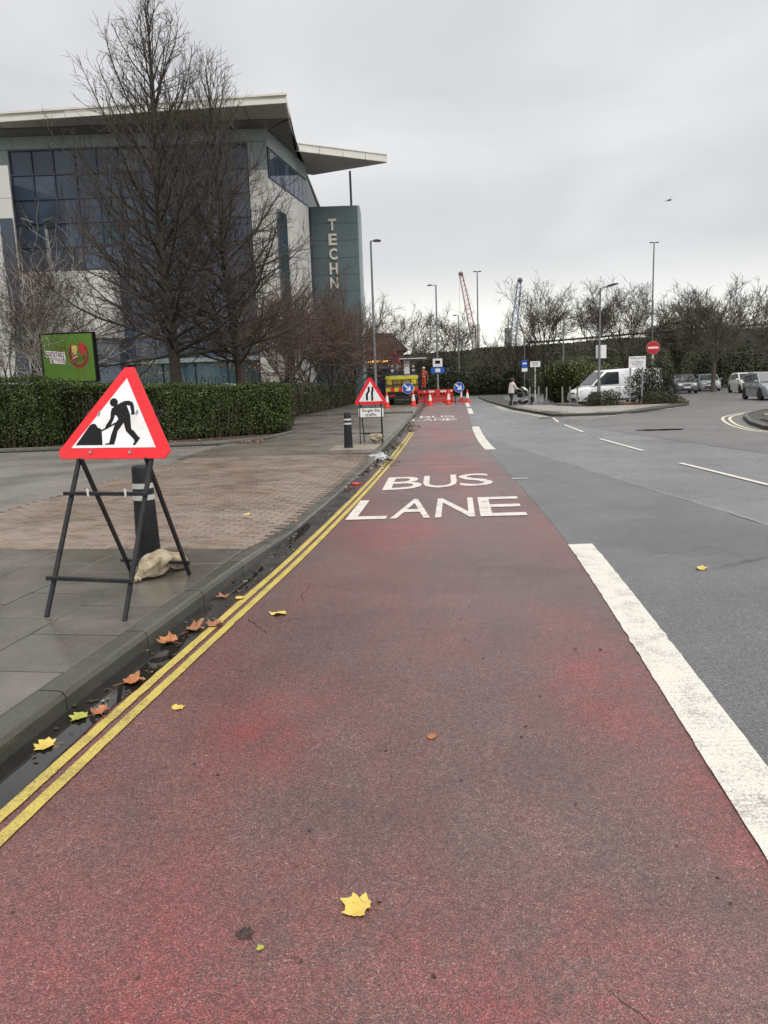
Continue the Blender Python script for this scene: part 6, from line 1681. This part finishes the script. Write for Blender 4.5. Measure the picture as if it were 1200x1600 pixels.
# ================================================================== LAMP POSTS AND SIGNS
def lamp_post(label, loc, h, arm, r=.085, head=(.55, .2), double=False, tilt=0, mat=None):
    t = thing('lamp_post', label, 'lamp post', loc, 0, 'street lamp posts'); mat = mat or M_GALV
    MB().tube([(0, 0, 0), (0, 0, 1.2), (0, 0, 1.25), (0, 0, h)], [r * 1.35, r * 1.3, r, r * .62], 10).build('pole', mat, t, smooth=40)
    for s in ((1, -1) if double else (1,)):
        a = arm * s; zz = h + abs(a) * math.tan(tilt)
        MB().tube([(0, 0, h - .04), (a * .5, 0, lerp(h, zz, .5)), (a, 0, zz)], .04, 6).build('arm', mat, t)
        m = MB(); sg = 1 if a > 0 else -1
        m.T = Matrix.Translation((a, 0, zz)) @ Matrix.Rotation(-sg * tilt, 4, 'Y'); m.prism_xz([(0, -.05), (sg * head[0], -.03), (sg * head[0], .025), (sg * head[0] * .5, .065), (0, .05)], -head[1] / 2, head[1] / 2)
        hd_ = m.build('lamp_head', M_DARKM, t, bevel=.012, seg=1)
        g = MB(); g.T = m.T; g.box(min(sg * .08, sg * head[0] * .9), max(sg * .08, sg * head[0] * .9), -head[1] * .38, head[1] * .38, -.062, -.054); g.build('lens', M_LAMPG, hd_)
    return t
lamp_post('tall grey lamp post right of the teal tower with a short right arm', (-.2, 40, .113), 8.78, .15, .075, (.38, .2))
lpB = lamp_post('grey lamp post carrying a white and blue sign beyond the barriers', (5.84, 75, .0), 10.95, -.4, .10, (.45, .25))
lamp_post('double headed lamp post on the bank right of the red crane', (13.2, 100, bank_z(13.2, 100) - .1), 10.0, .12, .11, (.42, .25), True)
lamp_post('short lamp post with a left arm left of the red crane base', (9.05, 85, bank_z(9.05, 85) - .05), 8.3, -.2, .09, (.4, .2))
lpE = lamp_post('nearest grey lamp post standing in the shrubs before the white van', (11.33, 38.7, .15), 5.85, .38, .07, (.52, .24), False, R(12))
lamp_post('lamp post with a right arm rising from the spiky plant', (14.7, 60, 0), 6.1, .4, .075, (.5, .22), False, R(12))
lamp_post('very tall double headed motorway lamp post right of the no entry sign', (37.6, 104, 6.3), 12.8, .15, .13, (.5, .25), True)
lamp_post('thin lamp post with a small left head behind the no entry sign', (26.1, 72, 0), 8.45, -.15, .07, (.35, .2))
def zplate(name, x, z, w, h, mat, parent, y=-.1, th=.006): return MB().box(x - w / 2, x + w / 2, y - th, y, z - h / 2, z + h / 2).build(name, mat, parent)
zplate('white_plate', 0, 3.5, .95, .8, M_SIGNWHITE, lpB, -.12); zplate('plate_marks', 0, 3.55, .5, .3, M_BLACK, lpB, -.13); zplate('blue_plate', 0, 2.75, 1.35, .55, M_BLUE, lpB, -.12); zplate('pale_marks', 0, 2.75, .5, .35, M_SIGNWHITE, lpB, -.13)
bk_ = zplate('sign_back', .12, 2.70, .56, .70, M_GALV, lpE, .10); zplate('sign_back_panel', .12, 2.70, .52, .66, M_SIGNWHITE, lpE, .092, .003)
def post_sign(name, label, loc, h, r=.04, mat=M_GALV, rz=0):
    t = thing(name, label, 'sign', loc, rz); MB().tube([(0, 0, 0), (0, 0, h)], r, 10).build('post', mat, t, smooth=40); return t
bs = post_sign('bus_stop_sign', 'tall thin pole with a blue bus stop flag behind the pram', (11.6, 60, .1), 4.85, .045)
f_ = zplate('flag', 0, 2.68, .44, .62, M_BLUE, bs, -.05); zplate('flag_band', 0, 2.72, .34, .12, M_SIGNWHITE, f_, -.058); zplate('lower_plate', 0, 2.22, .44, .26, M_SIGNWHITE, bs, -.05)
MB().bar((0, 0, 4.83), (.55, 0, 4.95), .05).build('arm', M_GALV, bs)
ws = post_sign('white_sign', 'white rectangular sign on a thin pale post left of the spiky plant', (12.45, 60, .0), 2.6, .045, M_PANELW)
zplate('plate', 0, 2.74, .80, .44, M_SIGNWHITE, ws, -.05)
for k in range(3): zplate('text_line', -.02, 2.86 - .1 * k, .6 - .1 * k, .03, M_BLACK, ws, -.058, .002)
ne = post_sign('no_entry_sign', 'red round no entry sign on a white post beside the bushy shrub', (14.68, 40.35, .06), 2.7, .05, M_PANELW, R(-14))
d_ = MB().lathe([(.33, -.008), (.33, .008)], 36, 'y', (0, -.07, 2.95)).build('disc', pm('no_entry_red', (.50, .010, .016), .4, .08, 4), ne)
MB().lathe([(.345, -.002), (.345, .004)], 36, 'y', (0, -.056, 2.95)).build('disc_back', M_ZINC, ne); zplate('white_bar', 0, 2.95, .50, .105, M_SIGNWHITE, d_, -.079)
MB().box(-.06, .06, -.07, .05, 2.6, 3.1).build('bracket', M_ZINC, ne)
pc = thing('car_park_sign', 'white private car park sign on two grey posts left of the no entry sign', 'sign', (13.28, 38.7, .15), R(-8))
for x in (-.32, .28): MB().tube([(x, .03, 0), (x, .03, 2.25)], .045, 10).build('post', M_GREYP, pc)
f_ = zplate('plate', 0, 2.11, .84, .58, M_SIGNWHITE, pc, -.03)
def pct(s, x0, x1, za, zb): text_obj('lettering', s, M_BLACK, lambda u, v, w: (lerp(x0, x1, u), -.039, lerp(za, zb, v)), f_, offset=.012)
pct('Private', -.37, -.03, 2.27, 2.355); pct('Car', .02, .16, 2.27, 2.35); pct('Park', .2, .38, 2.27, 2.35)
for x0, x1, z in ((-.05, .05, 2.21), (-.34, .34, 2.13), (-.30, .30, 2.06), (-.24, .24, 1.99), (-.12, .30, 1.90)):
    k = x0
    rt = random.Random(int(z * 100))
    while k < x1 - .03:
        w_ = rt.uniform(.03, .09); zplate('text_mark', k + w_ / 2, z, w_, .028, M_BLACK, f_, -.037, .002); k += w_ + .025
# thin posts along the island pavement
pst = None
for k, (x, y) in enumerate([(8.85, 44.2), (9.25, 43.6), (9.6, 43.1), (10.15, 41.6), (10.45, 41.1), (10.75, 40.7)]):
    lb = ['first', 'second', 'third', 'fourth', 'fifth', 'sixth'][k] + ' thin grey post from the pram in the row before the van'
    if pst is None:
        pst = thing('verge_post', lb, 'post', (x, y, .1), 0, 'thin grey posts beside the van'); MB().tube([(0, 0, 0), (0, 0, .98), (0, 0, 1.0)], [.045, .045, .03], 10).build('post', M_WOODW, pst); MB().lathe([(.06, 0), (.06, .03), (.046, .05)], 10).build('collar', M_DARKM, pst)
    else: o = copy_tree(pst); o.location = (x, y, .1); tag(o, lb)

# ================================================================== SHRUBS ON THE RIGHT AND ON THE BANK
M_BUSH = leafmat('dark_bush_leaves', [(0, (.009, .013, .005)), (.4, (.021, .030, .011)), (.8, (.042, .053, .018)), (1, (.09, .10, .04))], .5)
M_LIGHTB = leafmat('light_bush_leaves', [(0, (.045, .058, .014)), (.5, (.10, .115, .028)), (1, (.18, .18, .05))], .5)
M_SPIKE = leafmat('spiky_leaves', [(0, (.012, .018, .006)), (.5, (.032, .043, .013)), (1, (.08, .095, .033))], .4)
shrub('bush', 'big bushy shrub around the no entry and private car park signs', (14.35, 39.6, .1), [(.1, 0, 1.2, .95, .7, 1.1), (.5, .1, 1.5, .75, .6, 1.0), (-.65, .1, .9, .65, .55, .85), (.2, -.2, .5, 1.1, .6, .5)], 8500, .085, M_BUSH, M_STEM, 31)
shrub('low_bush', 'low dark bush at the foot of the nearest lamp post', (11.35, 38.35, .12), [(0, 0, .3, .8, .5, .42), (.5, .1, .3, .6, .5, .5), (-.5, 0, .2, .5, .4, .3)], 3000, .075, M_BUSH, M_STEM, 32)
shrub('low_bush', 'low dark bush in front of the big shrub by the no entry post', (14.2, 38.1, .1), [(0, 0, .28, .9, .45, .4), (.7, .1, .2, .6, .4, .3)], 2600, .075, M_BUSH, M_STEM, 33)
shrub('weeds', 'ragged green weeds at the tip of the bed by the car park entrance', (15.25, 38.2, .06), [(0, 0, .12, .55, .4, .2), (-.5, 0, .1, .4, .4, .2)], 900, .10, M_LIGHTB, M_STEM, 34, 'weeds', None, .25)
litter('leaf_litter', 'rust coloured fallen leaves on the bed between the low bushes', lambda r: (r.uniform(11.3, 14.6), r.uniform(38.0, 38.9)), 500, .11, M_LITTER, 12, .17, lift=.08)
shrub('bush', 'light green bush showing above the white van roof', (13.0, 49.0, 0), [(0, 0, 1.5, 2.0, .9, 1.3), (1.7, .2, 1.3, 1.3, .8, 1.15), (-1.5, .4, 1.3, 1.1, .8, 1.1)], 6000, .12, M_LIGHTB, M_STEM, 35)
# spiky clump
rg_ = np.random.default_rng(41); sp_ = thing('spiky_plant', 'large clump of long sword shaped leaves behind the row of posts', 'plant', (12.1, 49.2, .0))
V_, F_ = [], []
for i in range(620):
    b = np.array((rg_.normal(0, .55), rg_.normal(0, .3), rg_.uniform(0, .5))); a = rg_.uniform(0, 6.28); tlt = abs(rg_.normal(.32, .28)); L_ = rg_.uniform(1.5, 2.7)
    d = np.array((math.cos(a) * math.sin(tlt) * 1.3, math.sin(a) * math.sin(tlt), math.cos(tlt))); sd = np.array((-math.sin(a), math.cos(a), 0)); o_ = len(V_)
    for j, (f, w) in enumerate(((0, .03), (.45, .038), (.8, .024), (1, .002))):
        p = b + d * L_ * f + np.array((math.cos(a), math.sin(a), -.9)) * (f ** 2.5) * L_ * .12 * tlt * 2; V_ += [tuple(p - sd * w), tuple(p + sd * w)]
    F_ += [(o_ + 2 * j, o_ + 2 * j + 1, o_ + 2 * j + 3, o_ + 2 * j + 2) for j in range(3)]
np_mesh('leaves', V_, F_, M_SPIKE, sp_)
MB().lathe([(.7, 0), (.5, .35), (0, .55)], 12).build('crown_base', M_INNER, sp_)
# dense evergreen bushes along the foot of the embankment: each its own clump
rb_ = random.Random(6)
k = 0
places = ['behind the road machine', 'behind the lorry crane', 'left of the grey sign lamp post', 'behind the grey sign lamp post', 'above the keep right disc', 'right of the keep right disc', 'left of the person with the pram', 'above the person with the pram', 'behind the bus stop pole', 'behind the white rectangular sign', 'left of the spiky plant', 'behind the spiky plant', 'left of the nearest lamp post', 'above the van windscreen', 'above the van roof', 'behind the private car park sign', 'behind the no entry sign', 'behind the charcoal car', 'right of the charcoal car', 'behind the half hidden grey car', 'behind the mossy trunk', 'left of the white hatchback', 'behind the white hatchback', 'behind the silver grey car', 'at the right edge of the picture']
for i, pl in enumerate(places):
    x = 2.5 + 1.85 * i if i < 9 else 17.5 + 2.0 * (i - 9); y = 83.5 if x < 17 else 77.5
    if i >= 16: x += 1.0
    h = rb_.uniform(2.6, 3.6) if x < 17 else (rb_.uniform(2.4, 3.4) if i < 16 else rb_.uniform(3.4, 4.6))
    lumps = [(0, 0, h * .45, 1.5, 1.0, h * .52), (rb_.uniform(-.8, .8), -.3, h * .62, 1.1, .8, h * .38), (rb_.uniform(-1, 1), -.5, h * .3, 1.2, .8, h * .32)]
    shrub('evergreen_bush', 'dark evergreen bush at the foot of the embankment ' + pl, (x, y + rb_.uniform(-.6, .6), .0), lumps, 1500, .21, M_BUSH, M_STEM, 200 + i, 'shrub', 'evergreen bushes below the embankment')
# scrub covering the slope (one mass)
rs_ = np.random.default_rng(51); n = 26000
xs, ys2 = rs_.uniform(-12, 80, n), rs_.uniform(84, 100.5, n)
nz_ = np.array([mnoise.noise((a * .25, b * .3, 7)) for a, b in zip(xs, ys2)])
kp_ = nz_ > -.25; xs, ys2, nz_ = xs[kp_], ys2[kp_], nz_[kp_]
zs = np.array([bank_z(a, b) for a, b in zip(xs, ys2)]) + rs_.random(len(xs)) * (.25 + .9 * np.maximum(0, nz_ + .1)) * np.clip((101 - ys2) / 6, .12, 1)
v, f = leaf_cards(rs_, np.c_[xs, ys2, zs], np.tile((0, -.5, .8), (len(xs), 1)), .30)
M_SCRUB = leafmat('bank_leaves', [(0, (.009, .012, .005)), (.5, (.024, .029, .011)), (.85, (.048, .046, .02)), (1, (.08, .056, .028))], .7)
o = np_mesh('bank_scrub', v, f, M_SCRUB); o['kind'] = 'stuff'; tag(o, 'low dark scrub covering the slope of the embankment', 'scrub')
# ivy on the left car park tree and a nest in the broad one
shrub('ivy', 'dark ivy climbing the bare tree left of the broad car park tree', (28.4, 71.9, .0), [(0, 0, 1.6, .5, .4, 1.6), (.1, 0, 4.0, .7, .45, 1.6), (-.5, .1, 5.8, .8, .5, .9), (.9, 0, 5.0, .6, .5, .7)], 2600, .17, M_BUSH, M_STEM, 61, 'ivy')
rn = np.random.default_rng(71); ns = thing('bird_nest', 'dark twig nest high in the broad car park tree', 'nest', (26.9, 63, 6.6))
chains_mesh('nest_twigs', [(np.array([p, p + rn.normal(0, .25, 3) * (1, 1, .5), p + rn.normal(0, .3, 3) * (1, 1, .5)]), np.array((.012, .012, .008))) for p in rn.normal(0, .22, (260, 3)) * (1, 1, .7)], 4, M_TWIG, ns)

# motorway barrier along the crest
gr = thing('crash_barrier', 'long dark crash barrier along the top of the embankment', 'barrier', (20, 99.8, 0))
pts = [(x - 20, 0, bank_z(x, 100.2) + .55) for x in range(20, 84, 2)]
m = MB()
for a, b in zip(pts[:-1], pts[1:]): m.bar(a, (b[0] - .01, b[1], b[2]), .08, .26)
m.build('rail', M_DARKM, gr)
for p in pts[::2]: MB().box(p[0] - .06, p[0] + .06, .1, .2, p[2] - .75, p[2] + .15).build('post', M_DARKM, gr)

# ================================================================== CRANES, FAR TOWERS, GULL
def lattice(name, a, b, w, r, mat, parent, n=16):
    a, b = Vector(a), Vector(b); t = (b - a).normalized(); s_ = t.cross(Vector((0, 1, 0))).normalized() * w / 2; q = t.cross(s_).normalized() * w / 2
    m = MB(); C4 = (s_ + q, s_ - q, -s_ - q, -s_ + q)
    for c in C4: m.tube([a + c, b + c * .5], r, 4)
    for i in range(n):
        p, p2 = a.lerp(b, i / n), a.lerp(b, (i + 1) / n); k1, k2 = 1 - .5 * i / n, 1 - .5 * (i + 1) / n
        for j in range(4):
            m.tube([p + C4[j] * k1, p2 + C4[(j + 1) % 4] * k2], r * .6, 3, False)
    return m.build(name, mat, parent)
rc = thing('tower_crane', 'pale red lattice crane jib rising behind the embankment', 'crane', (40.5, 300, 0)); M_CR = pm('hazed_red_steel', (.55, .34, .33), .7, .2, .3); M_CB = pm('hazed_blue_steel', (.34, .42, .55), .7, .2, .3)  # distance haze is mixed into both crane colours to make them paler
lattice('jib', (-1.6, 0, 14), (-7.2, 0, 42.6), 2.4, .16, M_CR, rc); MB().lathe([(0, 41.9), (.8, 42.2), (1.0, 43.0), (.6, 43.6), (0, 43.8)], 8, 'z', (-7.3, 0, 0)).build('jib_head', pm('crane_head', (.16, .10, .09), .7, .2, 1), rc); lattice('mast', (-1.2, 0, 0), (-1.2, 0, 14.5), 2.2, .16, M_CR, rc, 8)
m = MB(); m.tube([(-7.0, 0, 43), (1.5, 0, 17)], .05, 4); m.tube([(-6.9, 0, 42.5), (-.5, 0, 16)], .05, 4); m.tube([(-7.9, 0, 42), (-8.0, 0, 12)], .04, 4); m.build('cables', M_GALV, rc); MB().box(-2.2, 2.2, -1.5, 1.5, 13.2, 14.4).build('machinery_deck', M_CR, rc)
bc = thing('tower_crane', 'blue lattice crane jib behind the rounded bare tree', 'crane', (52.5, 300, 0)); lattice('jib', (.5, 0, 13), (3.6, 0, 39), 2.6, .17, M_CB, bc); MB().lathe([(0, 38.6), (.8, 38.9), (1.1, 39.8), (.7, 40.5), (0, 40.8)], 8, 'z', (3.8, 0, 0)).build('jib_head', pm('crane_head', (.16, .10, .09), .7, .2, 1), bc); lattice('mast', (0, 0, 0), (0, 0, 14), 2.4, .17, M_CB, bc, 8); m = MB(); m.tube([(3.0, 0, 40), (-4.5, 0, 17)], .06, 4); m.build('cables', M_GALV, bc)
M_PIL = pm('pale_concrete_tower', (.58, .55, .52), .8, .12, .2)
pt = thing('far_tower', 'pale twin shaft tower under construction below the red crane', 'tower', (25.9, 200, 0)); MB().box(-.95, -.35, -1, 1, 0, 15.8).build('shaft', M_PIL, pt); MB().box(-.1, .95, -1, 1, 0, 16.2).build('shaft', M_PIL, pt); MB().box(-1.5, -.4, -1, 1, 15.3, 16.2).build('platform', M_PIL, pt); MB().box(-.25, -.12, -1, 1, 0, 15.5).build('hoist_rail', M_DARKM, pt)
ft = thing('far_tower', 'grey block tower hidden in the scrub left of the rounded tree', 'tower', (34.4, 200, 0)); MB().box(-.8, .8, -1, 1, 0, 15.0).build('shaft', pm('grey_tower', (.22, .22, .23), .8, .2, .2), ft); MB().tube([(0, 0, 15), (0, 0, 18.0)], .15, 5).build('mast', M_DARKM, ft)
gl = thing('gull', 'dark gull gliding alone in the grey sky at the upper right', 'bird', (22.75, 60, 14.75)); M_GULL = pm('gull_feathers', (.12, .12, .125), .8, .2, 9)
m = MB(); m.tube([(-.13, .1, -.03), (-.07, .06, 0), (.02, 0, .03), (.12, -.08, .02), (.2, -.14, .0)], [.015, .05, .07, .05, .012], 8); m.build('body', M_GULL, gl, smooth=60)
def wing(pts, name):
    m = MB(); vs = []
    for x, y, z, c in pts: vs += [(x, y - c / 2, z), (x, y + c / 2, z + .004), (x, y, z + .018)]
    k = len(pts); m.add(vs, [(3 * i + j, 3 * i + (j + 1) % 3, 3 * i + 3 + (j + 1) % 3, 3 * i + 3 + j) for i in range(k - 1) for j in range(3)]); return m.build(name, M_GULL, gl)
wing([(.02, 0, .04, .18), (.14, 0, .20, .16), (.28, .02, .30, .12), (.48, .05, .40, .02)], 'wing'); wing([(0, .02, .04, .16), (-.12, .1, .06, .12), (-.25, .25, .05, .08), (-.36, .4, .02, .02)], 'wing')
m = MB(); m.add([(-.12, .1, -.02), (-.22, .2, -.02), (-.26, .13, -.02)], [(0, 1, 2)]); m.add([(-.12, .1, -.03), (-.22, .2, -.03), (-.26, .13, -.03)], [(0, 1, 2)]); m.build('tail', M_GULL, gl)
